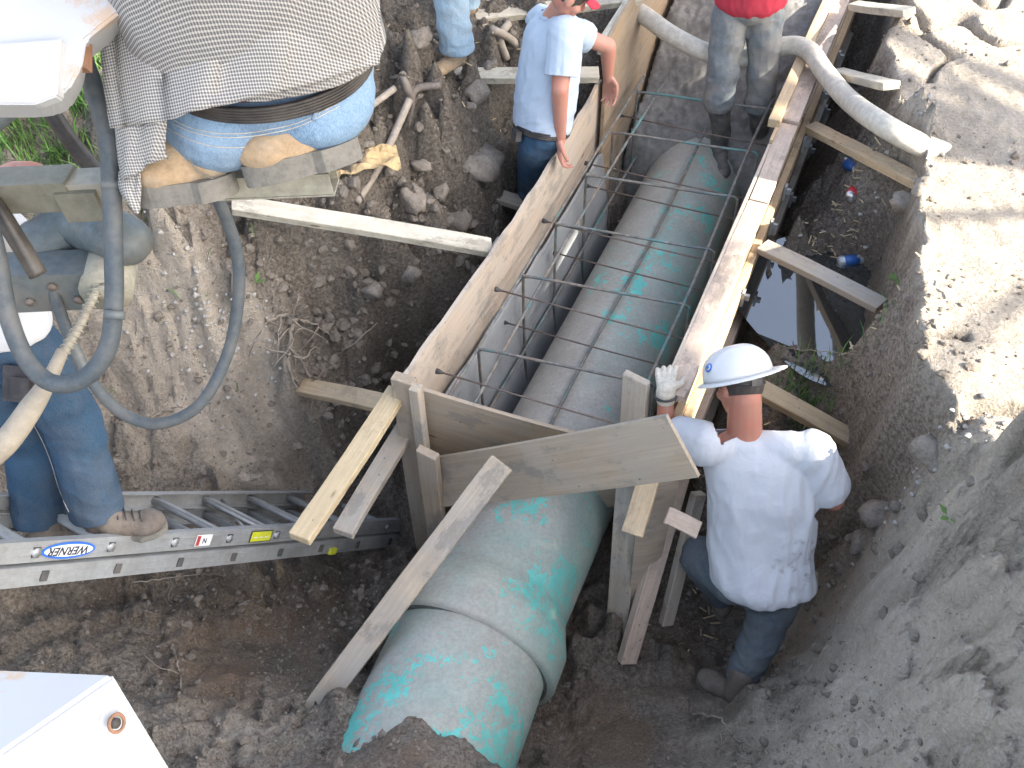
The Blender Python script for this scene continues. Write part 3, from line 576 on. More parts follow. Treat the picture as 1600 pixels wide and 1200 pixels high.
# braces : (p0, p1, width, thick, mat, label)
BR = [
 (at(362, 319, .23), at(768, 388, -.03), .085, .045, 'lum_white', 'long whitewashed brace from the left bank to the middle of the left form wall'),
 (at(470, 603, -.62), at(606, 634, -.20), .085, .04, 'lum', 'short brace from the dark hole to the near left form corner'),
 (at(612, 118, .22), at(935, 116, .10), .085, .045, 'lum_white', 'pale brace running behind the man in the polo shirt'),
 (at(742, 26, .30), at(1000, -2, .25), .085, .04, 'lum_white', 'farthest pale brace at the top edge behind the polo shirt man'),
 (at(766, 305, -.40), at(815, 317, -.45), .08, .04, 'lum_grey', 'small board end beside the jeans of the polo shirt man'),
 (at(1190, 385, -.13), at(1378, 478, -.17), .075, .045, 'lum_grey', 'brace crossing above the puddle from the right form wall'),
 (at(1180, 606, -.30), at(1366, 704, -.62), .085, .045, 'lum', 'brace just behind the white hard hat, over the grass tuft'),
 (at(1266, 200, -.10), at(1440, 285, .20), .075, .045, 'lum', 'brace above the two cans from the right form wall to the bank'),
 (at(1308, 112, -.02), at(1392, 135, .33), .08, .04, 'lum_white', 'brace beside the tan hose near the top right'),
 (at(1250, 905, -.95), at(1306, 918, -1.02), .09, .04, 'lum_grey', 'low brace end right of the kneeling man'),
 (at(1335, 8, .1), at(1420, 20, .36), .08, .04, 'lum_white', 'topmost right brace end in full sun'),
]
for p0, p1, w_, t_, m_, lb in BR:
    board('brace', p0, p1, w_, t_, m_, zv*1.-dv*.25, lb, 'timber brace', 'timber braces holding the form walls', cut=random.uniform(-.3, .3))
def pnt(mat, px, py, n_): return onN(px, py, n_)
# --- rebar cage
cage = empty('rebar_cage', 'wired cage of grey reinforcing bars over the pipe inside the form', 'rebar cage')
def bar(pts, r, name='longitudinal_bar', mat='rebar', k=1):
    P = smooth_path(pts, 5) if k else pts; P = [p+np.array([0, 0, .003*noise.noise(Vector(p)*3)]) for p in P]
    m_ = MB(); m_.tube(P, r, 8); return m_.build(name, M[mat], cage)
for n_, z_ in ((-1.445, -.235), (-1.335, -.26), (-1.03, -.50), (-.66, -.20)):
    bar([SN(s_, n_+.012*math.sin(s_*2+n_*7), z_+.012*math.sin(s_*3+n_)) for s_ in np.linspace(2.42, 5.15, 9)], .0085)
for n_, z_ in ((-1.42, -.72), (-.62, -.72), (-1.38, -1.05)):
    bar([SN(s_, n_, z_+.01*math.sin(s_*3)) for s_ in np.linspace(2.5, 5.1, 7)], .0085)
for i, s_ in enumerate((2.73, 3.25, 3.68, 4.12, 4.55, 4.98)):
    sk = .07; zt = -.225+random.uniform(-.012, .012); dd = random.uniform(-.02, .02); rr = .035; N0, N1 = -1.43, -.62
    P = [SN(s_+dd*2, N0+.01, -1.12), SN(s_+dd, N0, -.7), SN(s_, N0, zt-rr), SN(s_, N0+rr*.3, zt-rr*.3), SN(s_, N0+rr, zt)]
    P += [SN(s_+sk*t, N0+(N1-N0)*t, zt+.02*t) for t in (.2, .4, .6, .8)] + [SN(s_+sk, N1-rr, zt+.02), SN(s_+sk, N1-rr*.3, zt+.02-rr*.3), SN(s_+sk, N1, zt-rr), SN(s_+sk-dd, N1, -.7), SN(s_+sk, N1, -1.12)]
    bar(P, .0072, 'stirrup')
for i, (px, py) in enumerate(((683, 580), (775, 452), (786, 503), (849, 345), (916, 290), (866, 395), (915, 255), (968, 180), (820, 660))):
    p = onN(px, py, -1.50 if i < 8 else -1.2); p = p if p[2] > -.44 else at(px, py, -.44); q = p + nv*1.0 + dv*(.02) ; q[2] = p[2]+.0
    t = tag(bpy.data.objects.new('form_tie', None), ('thin rusty form tie rod nearest the grey end panel', 'thin form tie rod, second from the near end', 'thin form tie rod, third from the near end', 'form tie rod crossing the middle of the cage, with a large dark cone', 'low form tie rod near where the man in polo rests his hand', 'low form tie rod in mid form', 'form tie rod just past the hand of the man in polo', 'farthest form tie rod on the brown stained wall', 'short tie rod hidden behind the grey end panel')[i], 'form tie', 'form ties spanning the form'); col.objects.link(t)
    L_ = np.linalg.norm(q-p); m_ = MB(); m_.tube([p, p+(q-p)*.5+np.array([0, 0, -.004]), q], .0042, 6); m_.build('rod', M['rod'], t)
    m_ = MB(); m_.tube([p-nv*.004, p+nv*.006, p+nv*.03], [.013, .0125, .005], 10); m_.build('cone', M['dark'], t)
# --- rough concrete at the far end
def conc_h(X, Y):
    s_ = X*dv[0]+Y*dv[1]; n_ = X*nv[0]+Y*nv[1]
    h = np.interp(s_+.12*(vnoise(X, Y, 3, 50)-.5)+.05*np.abs(n_+1.0), [4.75, 4.92, 5.05, 5.4, 5.75, 5.95, 8], [-1.4, -1.0, -.62, -.40, -.12, -.02, .12])
    h += (vnoise(X, Y, 8, 51, 5)-.5)*.07; d1, h1 = cells(X, Y, 22, 52); h += np.clip(.6-d1, 0, 1)*h1**2*.05; d1, h1 = cells(X, Y, 50, 53); h += np.clip(.6-d1, 0, 1)*h1**2*.03
    return np.where((n_ > -1.49) & (n_ < -.49), h, np.minimum(h, -1.3))
me, X_, Y_, H_ = grid_mesh('fresh_concrete', .55, 3.3, 4.2, 7.3, .014, conc_h)
tag(new_obj('fresh_concrete', me, M['conc']), 'rough grey concrete poured between the forms at the far end of the pipe', 'concrete', None, 'stuff')
# --- puddle
mb = MB(); c = at(1312, 474, -.42); vs = [(c[0]+.50*math.cos(a)*(1+.1*math.sin(3*a)), c[1]+.56*math.sin(a), -.432) for a in np.linspace(0, 2*math.pi, 48, endpoint=False)]
mb.add(vs, [tuple(range(48))]); tag(mb.build('puddle_water', M['water']), 'still puddle beside the right form wall reflecting blue sky', kind='structure')
# --- ladder
def build_ladder():
    F0 = pd(430, 835, 4.2); DB = min(np.linspace(4.2, 4.7, 501), key=lambda D: abs(np.linalg.norm(pd(318, 779, D)-F0)-.42)); Bk = pd(318, 779, DB); w_ = Bk-F0
    DL = min(np.linspace(2.4, 4, 1601), key=lambda D: abs((pd(0, 866, D)-F0)@w_)); L0 = pd(0, 866, DL)
    r = unit(F0-L0); W = unit(w_); e = unit(np.cross(r, W));
    if (e@Up) > 0: e = -e                                # e points down in the picture
    T1 = np.linalg.norm(F0-L0)+1.5; T0 = -.55
    lad = empty('ladder', 'aluminium extension ladder lying down into the trench at the left', 'ladder'); 
    A = np.array([r, e, W])
    def chan(name, base, t0, t1, h, out, sgn):          # C channel: web plus two flanges
        m_ = MB(); m_.box(base+r*(t0+t1)/2, (t1-t0, h, .004), A)
        for k in (-1, 1): m_.box(base+r*(t0+t1)/2+e*k*(h/2-.002)+W*sgn*.014, (t1-t0, .005, .030), A)
        m_.box(base+r*(t0+t1)/2-e*(h*.18)-W*sgn*.003, (t1-t0, .006, .003), A); m_.box(base+r*(t0+t1)/2+e*(h*.22)-W*sgn*.003, (t1-t0, .006, .003), A)
        return m_.build(name, M['alu'], lad)
    off = e*.0
    chan('fly_rail', L0, T0, T1-.25, .070, None, 1); chan('fly_rail', L0+W*.42, T0, T1-.25, .070, None, -1)
    lo = e*.078 - W*.0
    chan('base_rail', L0+lo-W*.012, T0, T1, .066, None, 1); chan('base_rail', L0+lo+W*.432, T0, T1, .066, None, -1)
    tat0 = min(np.linspace(0, 2, 801), key=lambda t: abs(800+FOC*((L0+r*t-C0)@Rt)/((L0+r*t-C0)@Fw)-172)); ts = np.arange(tat0-.305*3, T1, .305); k = 0
    tr = []
    for t in ts:
        for lay, dd in ((0, e*.0), (1, lo)):
            if lay == 0 and t > T1-.25: continue
            c0 = L0+r*(t+.05*lay)+dd; m_ = MB()
            m_.tube([c0-W*.012, c0+W*.43], .0165, 8); m_.box(c0+W*.21-e*.012, (.030, .006, .41), A); m_.build('rung', M['alu'], lad)
            m_ = MB(); m_.box(c0-W*.0065-W*.012*lay, (.026, .034, .006), A); m_.build('rung_end', M['alu_dk'], lad)
    # diagonal rung braces
    for t in (1.32,):
        m_ = MB(); m_.tube([L0+r*(t)+W*.02, L0+r*(t-.02)+W*.36-e*.01], .008, 6); m_.tube([L0+r*(t-.1)+W*.02+e*.02, L0+r*(t+.12)+W*.4], .007, 6); m_.build('cross_brace', M['alu'], lad)
    def tat(px):      # rail parameter under picture column px
        best = min(np.linspace(T0, T1, 2001), key=lambda t: abs(800+FOC*((L0+r*t-C0)@Rt)/((L0+r*t-C0)@Fw)-px)); return best
    def flat(name, t, dx, dy, mat, shape='rect', lift=.0075, dt=0, de=0, parent=lad):
        c = L0+r*(t+dt)+e*de-W*lift; m_ = MB()
        if shape == 'oval': P = [c+r*dx/2*math.cos(a)+e*dy/2*math.sin(a) for a in np.linspace(0, 2*math.pi, 40, endpoint=False)]
        else: P = [c+r*a*dx/2+e*b_*dy/2 for a, b_ in ((-1, -1), (1, -1), (1, 1), (-1, 1))]
        n_ = len(P); m_.add(P + [p+W*.001 for p in P], [tuple(range(n_)), tuple(range(2*n_-1, n_-1, -1))]+[(i, (i+1) % n_, n_+(i+1) % n_, n_+i) for i in range(n_)], False); return m_.build(name, M[mat], parent)
    def text(name, s, t, size, mat, lift, parent, dt=0, de=0, flip=True, shear=0):
        cu = bpy.data.curves.new(name, 'FONT'); cu.body = s; cu.size = size; cu.extrude = .0004; cu.align_x = 'CENTER'; cu.align_y = 'CENTER'; cu.offset = size*.02; cu.shear = shear
        to = bpy.data.objects.new(name, cu); col.objects.link(to); bpy.context.view_layer.update()
        me_ = bpy.data.meshes.new_from_object(to.evaluated_get(bpy.context.evaluated_depsgraph_get())); bpy.data.objects.remove(to)
        o = new_obj(name, me_, M[mat], parent); c = L0+r*(t+dt)+e*de-W*lift
        X = -r if flip else r; Z = -W; Y = np.cross(Z, X); put(o, c, np.array([X, Y, Z])); return o
    t = tat(106); lg = flat('logo_sticker', t, .215, .058, 'logo_b', 'oval'); flat('logo_field', t, .195, .042, 'logo_w', 'oval', .0085, parent=lg); text('logo_lettering', 'WERNER', t, .040, 'ink', .0095, lg, shear=.25)
    t = tat(316); st = flat('warning_sticker', t, .085, .046, 'logo_w'); flat('warning_band', t, .018, .040, 'red', lift=.0085, dt=-.030, parent=st); text('warning_symbol', 'N', t, .03, 'ink', .0085, st, .005); 
    t = tat(406); st = flat('yellow_sticker', t, .140, .050, 'ink'); flat('yellow_field', t, .128, .042, 'yel', lift=.0085, parent=st)
    for q in (-.035, .0, .035): flat('notice_line', t, .024, .004, 'logo_w', lift=.0095, dt=q, de=.004, parent=st)
    m_ = MB(); m_.box(L0+lo+r*(tat(525))-W*.016+e*.02, (.05, .03, .02), A); m_.build('guide_bracket', M['yel'], lad)
    return L0, r, e, W, tat
LAD = build_ladder()
# --- machine parts over the pit
def tube_obj(name, pts, r, mat, label, cat, n=16, k=8, parent=None, jit=0.):
    m_ = MB(); P = smooth_path(pts, k); m_.tube(P, r if np.isscalar(r) else list(np.interp(np.linspace(0, 1, len(P)), np.linspace(0, 1, len(r)), r)), n); o = m_.build(name, M[mat], parent); return tag(o, label, cat)
# steel beam the man squats on
bm_ = empty('steel_beam', 'dusty beige steel beam carrying the squatting man, open at its right end', 'steel beam')
B0 = pd(-160, 305, 2.16); B1 = pd(522, 276, 2.06); Ab = frame(B1-B0, zv); L_ = np.linalg.norm(B1-B0); cm_ = (B0+B1)/2
m_ = MB(); h_, d_, tk = .052, .060, .004
m_.box(cm_+Ab[2]*h_/2, (L_, d_, tk), Ab); m_.box(cm_-Ab[2]*h_/2, (L_, d_, tk), Ab); m_.box(cm_-Ab[1]*(d_/2-.003), (L_-.002, tk, h_-.006), Ab); m_.box(cm_+Ab[1]*(d_/2-.003), (L_-.002, tk, h_-.006), Ab); m_.build('box_section', M['steel'], bm_)
m_ = MB(); cg = pd(135, 308, 2.13); m_.box(cg, (.09, .075, .075), Ab); m_.build('gusset', M['steel_dk'], bm_)
Bx = B0+(B1-B0)*.22; m_ = MB(); m_.box(Bx, (L_*.40, .068, .074), Ab); m_.build('outer_sleeve', M['steel_dk'], bm_)
# hydraulic arm
arm = empty('pump_linkage', 'dusty steel linkage with bolted knuckle and cylinder at the left edge', 'machine linkage')
a0 = pd(-120, 448, 2.35); a1 = pd(150, 436, 2.4); Aa = frame(a1-a0, zv)
m_ = MB(); m_.box((a0+a1)/2, (np.linalg.norm(a1-a0), .09, .115), Aa); m_.build('arm_beam', M['cyl'], arm)
for q, zz_ in ((.42, .03), (.62, -.02), (.78, .025), (.9, -.02)): 
    m_ = MB(); c = a0+(a1-a0)*q-Aa[1]*.047+Aa[2]*zz_; m_.tube([c+Aa[1]*.004, c-Aa[1]*.008], .011, 6); m_.build('bolt', M['iron'], arm)
kc = pd(172, 425, 2.4); m_ = MB(); m_.tube([kc-Aa[1]*.07, kc+Aa[1]*.07], .062, 20); m_.tube([kc-Aa[1]*.085, kc-Aa[1]*.07], .028, 12); m_.build('knuckle', M['steel'], arm)
c0 = pd(70, 378, 2.42); c1 = pd(190, 372, 2.35); m_ = MB(); m_.tube(smooth_path([pd(52, 385, 2.45), c0, pd(120, 350, 2.42), c1, pd(205, 392, 2.4)], 5), [.05]*3+[.062]*15+[.04]*3, 18); m_.build('cylinder', M['cyl'], arm)
tube_obj('hydraulic_ram', [pd(-30, 300, 2.1), pd(-5, 325, 2.1), pd(30, 380, 2.12), pd(60, 430, 2.15)], .020, 'rodblk', 'dark steel rod at the left edge below the beam', 'steel rod')
tube_obj('hydraulic_ram', [pd(40, 110, 2.3), pd(110, 220, 2.38), pd(170, 290, 2.42)], .021, 'rodblk', 'black steel rod slanting in front of the grass', 'steel rod')
tube_obj('hydraulic_ram', [pd(-40, 215, 2.0), pd(8, 175, 2.0), pd(60, 140, 2.0)], .022, 'cyl', 'grey steel strut under the white machine panel at the left edge', 'steel rod')
tube_obj('hydraulic_hose', [pd(95, 40, 1.95), pd(128, 90, 1.95), pd(150, 150, 1.95), pd(168, 215, 1.97), pd(174, 290, 2.0), pd(177, 380, 2.02), pd(178, 470, 2.05), pd(168, 545, 2.08), pd(130, 592, 2.1), pd(80, 598, 2.1), pd(40, 560, 2.1), pd(12, 490, 2.08), pd(-5, 400, 2.05), pd(-30, 300, 2.0)], .0195, 'hose', 'thick dusty blue grey hose looping in front of the left man', 'hose')
for ca, cb in ((pd(175, 282, 2.0), pd(175, 296, 2.0)), (pd(179, 486, 2.05), pd(178, 498, 2.05))): hz = MB(); hz.tube([ca, cb], .0215, 16); hz.build('hose_collar', M['cyl'], bpy.data.objects['hydraulic_hose'])
tube_obj('hydraulic_hose', [pd(335, 300, 2.2), pd(355, 345, 2.25), pd(371, 400, 2.3), pd(372, 470, 2.35), pd(355, 555, 2.4), pd(312, 632, 2.42), pd(250, 662, 2.44), pd(195, 648, 2.44), pd(150, 605, 2.42), pd(118, 548, 2.4), pd(95, 490, 2.38), pd(80, 440, 2.36)], .0145, 'hose', 'thinner grey hose hanging in a wide loop over the dirt slope', 'hose')
tube_obj('hydraulic_hose', [pd(-60, 745, 2.2), pd(5, 695, 2.2), pd(50, 635, 2.22), pd(78, 590, 2.25), pd(98, 548, 2.28)], [.029, .029, .026, .017, .014], 'hose_tan', 'mud caked hose end crossing the thigh of the left man', 'hose', jit=.3)
sp = MB(); P = smooth_path([pd(88, 568, 2.27), pd(118, 520, 2.3), pd(145, 465, 2.33), pd(160, 425, 2.36)], 30); Pn = []; 
for i, p in enumerate(P):
    t_ = unit(P[min(i+1, len(P)-1)]-P[max(i-1, 0)]); a_ = unit(np.cross(t_, Fw)); b_ = np.cross(t_, a_); Pn.append(p+.014*(a_*math.cos(i*1.25)+b_*math.sin(i*1.25)))
sp.tube(Pn, .0028, 5); sp.tube(P, .011, 8); tag(sp.build('hydraulic_hose', M['steel']), 'spring wrapped hose rising beside the belt pouch of the left man', 'hose')
# white machine panels
def extr(name, P, depthv, mat, parent=None, bev=.006):
    bm = bmesh.new(); a = [bm.verts.new(tuple(p)) for p in P]; f = bm.faces.new(a); r_ = bmesh.ops.extrude_face_region(bm, geom=[f])
    bmesh.ops.translate(bm, verts=[v for v in r_['geom'] if isinstance(v, bmesh.types.BMVert)], vec=Vector(depthv)); bmesh.ops.recalc_face_normals(bm, faces=bm.faces)
    bmesh.ops.bevel(bm, geom=list(bm.edges), offset=bev, segments=3, affect='EDGES'); me_ = bpy.data.meshes.new(name); bm.to_mesh(me_); bm.free(); return new_obj(name, me_, M[mat], parent)
wp = empty('machine_housing', 'sunlit white painted machine housing filling the top left corner', 'machine housing')
extr('housing', [pd(x, y, 1.72) for x, y in ((-160, -160), (240, -160), (222, -20), (208, 3), (135, 62), (131, 88), (128, 105), (108, 140), (85, 152), (55, 156), (-160, 156))], Fw*.12+Rt*(-.05), 'wpaint', wp)
extr('lower_lip', [pd(x, y, 1.70) for x, y in ((-160, 80), (95, 60), (88, 150), (55, 163), (-160, 163))], Fw*.03, 'wpaint', wp, .003)
m_ = MB(); m_.box(pd(130, 88, 1.75), (.02, .03, .05), np.array([Rt, Fw, Up])); m_.build('rust_spot', M['rust'], wp)
bx = empty('machine_box', 'white steel machine box with a rusty bolt hole in the bottom left corner', 'machine housing')
q0, q1, q2, q3 = pd(-320, 1030, 1.55), pd(180, 1052, 1.55), pd(20, 1182, 1.36), pd(-420, 1150, 1.36)
dn = np.array([.015, .0, -.24]) 
bm = bmesh.new(); T_ = [bm.verts.new(tuple(p)) for p in (q0, q1, pd(0, 1178, 1.38), pd(-420, 1170, 1.36))]; 
b1_ = pd(292, 1240, 1.62); Bt = [bm.verts.new(tuple(p)) for p in (q0-zv*.3, b1_, pd(60, 1400, 1.5), pd(-420, 1500, 1.5))]
bm.faces.new(T_); bm.faces.new(Bt)
for i in range(4): bm.faces.new((T_[i], T_[(i+1) % 4], Bt[(i+1) % 4], Bt[i]))
bmesh.ops.recalc_face_normals(bm, faces=bm.faces); bmesh.ops.bevel(bm, geom=list(bm.edges), offset=.006, segments=3, affect='EDGES')
me = bpy.data.meshes.new('box_shell'); bm.to_mesh(me); bm.free(); new_obj('box_shell', me, M['wpaint'], bx)
f0 = pd(180, 1052, 1.55); f1 = pd(0, 1178, 1.38); f2 = b1_; fn = unit(np.cross(f1-f0, f2-f0)); fn = fn if fn@Fw < 0 else -fn
k = (f0-C0)@fn/(ray(181, 1130)@fn); hc = C0+k*ray(181, 1130)
m_ = MB(); uu = unit(f1-f0); vv = np.cross(fn, uu); ringp = [hc+fn*.002+(uu*math.cos(a)+vv*math.sin(a))*.0135 for a in np.linspace(0, 2*math.pi, 33)]
m_.tube(ringp, .003, 8, False); m_.build('hole_rim', M['rust'], bx)
m_ = MB(); m_.tube([hc-fn*.004, hc+fn*.0015], .0085, 20); m_.build('bolt_hole', M['dark'], bx)
# --- concrete pump hose behind the man in red
tube_obj('pump_hose', [pd(985, 22, 5.75), pd(1000, 20, 5.72), pd(1050, 55, 5.65), pd(1105, 82, 5.6), pd(1160, 92, 5.62), pd(1225, 72, 5.55), pd(1262, 78, 5.45), pd(1290, 115, 5.3), pd(1325, 155, 5.05), at(1372, 190, .36), at(1425, 220, .34), at(1470, 238, .24), at(1510, 250, .12)], .052, 'hose_pale', 'thick pale concrete hose crossing the form behind the man in the red shirt', 'hose', 18)
# ------------------------------------------------------------------ people
def remesh(name, mb_, vox, mat, parent, smooth=6, folds=None, cuts=(), solid=0., inflate=0.):
    me = mb_.mesh(name); o = bpy.data.objects.new(name, me); col.objects.link(o)
    md = o.modifiers.new('r', 'REMESH'); md.mode = 'VOXEL'; md.voxel_size = vox; md.use_smooth_shade = True
    sm_ = o.modifiers.new('s', 'SMOOTH'); sm_.factor = .5; sm_.iterations = smooth
    bpy.context.view_layer.update(); ev = o.evaluated_get(bpy.context.evaluated_depsgraph_get()); m2 = bpy.data.meshes.new_from_object(ev); bpy.data.objects.remove(o)
    if folds:
        n = len(m2.vertices); co = np.zeros(n*3); m2.vertices.foreach_get('co', co); co = co.reshape(-1, 3); no = np.zeros(n*3); m2.vertices.foreach_get('normal', no); no = no.reshape(-1, 3)
        d = folds(co); co += no*d[:, None]; m2.vertices.foreach_set('co', co.ravel()); m2.update()
    if cuts:
        bm = bmesh.new(); bm.from_mesh(m2)
        for (p, nn, r) in cuts:
            p = Vector(p); vs = {v for v in bm.verts if (v.co-p).length < r}
            es = [e for e in bm.edges if e.verts[0] in vs and e.verts[1] in vs]; fs = [f for f in bm.faces if all(v in vs for v in f.verts)]
            bmesh.ops.bisect_plane(bm, geom=list(vs)+es+fs, plane_co=p, plane_no=Vector(nn), clear_outer=True)
        bm.to_mesh(m2); bm.free()
    for p_ in m2.polygons: p_.use_smooth = True
    m2.name = name; o = new_obj(name, m2, M[mat], parent)
    if solid:
        s_ = o.modifiers.new('solid', 'SOLIDIFY'); s_.thickness = solid; s_.offset = -1
    return o
def fold_fn(dirs, amp, seed=0, sc_=1.):
    """soft creases: ridged noise stretched along a direction"""
    dirs = unit(dirs)
    a = unit(np.cross(dirs, Fw)) if abs(dirs@Fw) < .95 else R0; b = np.cross(dirs, a)
    def f(co):
        u = co@a; v = co@dirs; w_ = co@b
        k = vnoise(u*1.0+.25*vnoise(v, w_, 4, seed+1, 2), v*.28+w_*.6, 16*sc_, seed, 2, True); k2 = vnoise(u+w_*.3, v*.4, 7*sc_, seed+7, 2, True)
        k3 = vnoise(u*1.1+w_*.8, v*.35, 20*sc_, seed+9, 3)
        return amp*((k-.55)*.9 + (k2-.55)*1.1 + (k3-.5)*.5)
    return f
def trunk(B, L, A, k=14):
    for (c0, r0), (c1, r1) in zip(L[:-1], L[1:]):
        for q in range(k+1): t = q/k; B.ball(np.array(c0)*(1-t)+np.array(c1)*t, tuple(np.array(r0)*(1-t)+np.array(r1)*t), A, 20, 12)
def head(B, c, fw_, up_, r=.1):
    """adds a head: cranium, jaw, nose, ears, brow around centre c"""
    f = unit(fw_); u = unit(up_ - (up_@f)*f); s = np.cross(f, u); A = np.array([s, f, u])
    B.ball(c+u*.01, (r*.76, r*.95, r*.98), A, 16, 12); B.ball(c+f*.035-u*.055, (r*.55, r*.55, r*.55), A); B.ball(c+f*.075-u*.09, (.025, .022, .02), A)
    B.cone(c+f*.092+u*.005, c+f*.112-u*.028, .010, .014); B.ball(c+f*.088-u*.058, (.024, .010, .007), A); B.ball(c+f*.088-u*.070, (.020, .010, .008), A)
    for k in (-1, 1):
        B.ball(c+s*k*.078-u*.012-f*.005, (.009, .02, .033), A); B.ball(c+f*.080+u*.028+s*k*.030, (.026, .012, .008), A); B.ball(c+f*.077+u*.012+s*k*.031, (.015, .012, .010), A)
        B.ball(c+f*.055-u*.03+s*k*.045, (.025, .03, .025), A)
    return A
def hand(B, wrist, palm_dir, palm_n, side=1, curl=.6, size=1., spread=.1, grip=None):
    """palm + four bent fingers of different length + thumb; curl in radians per joint, fingers bend towards palm_n"""
    d = unit(palm_dir); n_ = unit(palm_n-(palm_n@d)*d); s = np.cross(d, n_)*side; k = size
    w_ = np.array(wrist, float); B.cone(w_-d*.02, w_+d*.02*k, .027*k, .026*k)
    for q, L in zip((-1.5, -.5, .5, 1.5), (.068, .078, .074, .058)):
        kn = w_+d*.088*k+s*q*.0205*k; B.cone(w_+d*.012*k+s*q*.011*k, kn, .016*k, .0125*k)
        p = kn; a_ = curl*.55; dd = unit(d+s*q*spread)
        for j, fr in enumerate((.46, .30, .24)):
            v = unit(dd*math.cos(a_)+n_*math.sin(a_)); p2 = p+v*L*fr*1.28*k; B.cone(p, p2, (.0100-.0012*j)*k, (.0092-.0013*j)*k); p = p2; a_ += curl
    b = w_+d*.018*k-s*.024*k; t1 = b+unit(d*.6-s*.75+n_*.25)*.042*k; t2 = t1+unit(d*.9-s*.2+n_*.45)*.032*k; t3 = t2+unit(d*.85+n_*.6)*.026*k
    B.cone(b, t1, .016*k, .0125*k); B.cone(t1, t2, .0120*k, .0108*k); B.cone(t2, t3, .0106*k, .0085*k)
def boot_(B, heel, toe, up_, w_=.045, h=.055):
    heel = np.array(heel, float); toe = np.array(toe, float); d = unit(toe-heel); L = np.linalg.norm(toe-heel); u = unit(up_-(up_@d)*d); s = np.cross(d, u)
    A = np.array([s, d, u]); B.ball(heel+d*.045+u*h*.75, (w_*.86, .055, h), A); B.ball(heel+d*L*.5+u*h*.6, (w_*.95, L*.3, h*.75), A); B.ball(toe-d*.06+u*h*.5, (w_*1.08, .072, h*.62), A)
    return A, d, u, s, L
def sole_(B, heel, toe, up_, w_=.048, th=.022):
    heel = np.array(heel, float); toe = np.array(toe, float); d = unit(toe-heel); L = np.linalg.norm(toe-heel); u = unit(up_-(up_@d)*d); s = np.cross(d, u); prof = []
    for a_ in np.linspace(0, 2*math.pi, 40, endpoint=False):
        y = math.cos(a_); x = math.sin(a_); ww = w_*(1.08 if y > .2 else .86 if y > -.75 else .84)*(1-.05*max(0, 1-abs(y+.15)/.4)); prof.append((x*ww*(abs(x)**-.25 if abs(x) > .02 else 1), y*L/2))
    c = heel+d*L/2; lo = [c+s*x+d*y-u*0 for x, y in prof]; hi = [c+s*x*1.0+d*y+u*th for x, y in prof]; n = 40
    B.add(lo+hi, [tuple(reversed(range(n))), tuple(range(n, 2*n))]+[(i, (i+1) % n, n+(i+1) % n, n+i) for i in range(n)], False)
def person(label): return empty('person', label, 'person')

# ---- 1. man in white T-shirt and hard hat, kneeling, seen from behind
P1 = person('man in white T-shirt, dark jeans and white hard hat kneeling at the right form')
nk = at(1165, 675, -.02); hd = at(1157, 604, .12); fwd = unit(np.array([-.32, .62, -.62]))
sl_, sr_ = at(1105, 694, -.06), at(1268, 706, -.06); el, wl = at(1040, 676, -.16), at(1040, 612, .01); er, wr = at(1303, 782, -.30), at(1245, 752, -.32)
hip = at(1192, 905, -.60); hl, hr = at(1152, 905, -.64), at(1222, 905, -.64); chest = at(1188, 745, -.20); waist = at(1186, 860, -.50)
kr, ar = at(1200, 995, -.84)+np.array([0, .05, 0]), at(1158, 1062, -1.07); kl, al = at(1093, 868, -.72), at(1128, 945, -1.05)+np.array([0, .05, 0])
acr = unit(sr_-sl_); tup = unit(nk-hip); TA = np.array([acr, np.cross(tup, acr), tup])
B = MB(); HA = head(B, hd, fwd, unit(np.array([.0, .75, .72])), .1)
B.cone(hd-HA[2]*.04-fwd*.03, nk-np.array([0, .0, .03]), .064, .070); B.ball(nk-tup*.05, (.13, .07, .05), TA)
B.ball(chest, (.185, .105, .20), TA); B.ball(waist, (.165, .10, .15), TA); B.ball(hip, (.165, .115, .12), TA)
for s__, e_, w_ in ((sl_, el, wl), (sr_, er, wr)): B.cone(s__, e_, .055, .042); B.cone(e_, w_, .043, .030)
hand(B, wr, wl-er+np.array([-.2, .6, 0]), -zv, 1, .5)
for h_, k_, a_ in ((hl, kl, al), (hr, kr, ar)): B.cone(h_, k_, .085, .058); B.cone(k_, a_, .058, .040)
remesh('body', B, .0075, 'skin', P1, 5)
B = MB()
trunk(B, [(chest+tup*.03, (.222, .135, .17)), (chest-tup*.10, (.222, .140, .15)), (waist, (.215, .140, .15)), (hip-tup*.01, (.218, .158, .10))], TA)
B.ball(nk-tup*.065, (.155, .085, .07), TA, 18, 12); B.cone(sl_+acr*.02, nk-tup*.06-acr*.04, .080, .070); B.cone(sr_-acr*.02, nk-tup*.06+acr*.04, .078, .066)
B.cone(sl_, sl_+(el-sl_)*.62, .088, .086); B.cone(sr_, sr_+(er-sr_)*.68, .090, .094)
ff = fold_fn(tup*.9+acr*.25, .016, 3)
remesh('t_shirt', B, .008, 'tee', P1, 8, lambda co: ff(co)*(.35+.9*np.clip(((nk-co)@tup)/.35, 0, 1)), [(hip-tup*.06, -tup, .55), (sl_+(el-sl_)*.74, unit(el-sl_), .125), (sr_+(er-sr_)*.82, unit(er-sr_), .125), (nk+tup*.004, tup, .13)], .004)
B = MB()
B.ball(hip, (.178, .135, .12), TA, 18, 12); B.cone(hl, kl, .112, .085); B.cone(hr, kr, .118, .090); B.cone(kl, al, .085, .068); B.cone(kr, ar, .092, .072); B.ball((hl+hr)/2-tup*.05, (.16, .13, .09), TA)
ff = fold_fn(np.array([1., .3, -.4]), .014, 9); remesh('jeans', B, .009, 'denim_dk', P1, 5, ff, [(ar+np.array([0, 0, .0]), unit(ar-kr), .13), (al, unit(al-kl), .13)], .004)
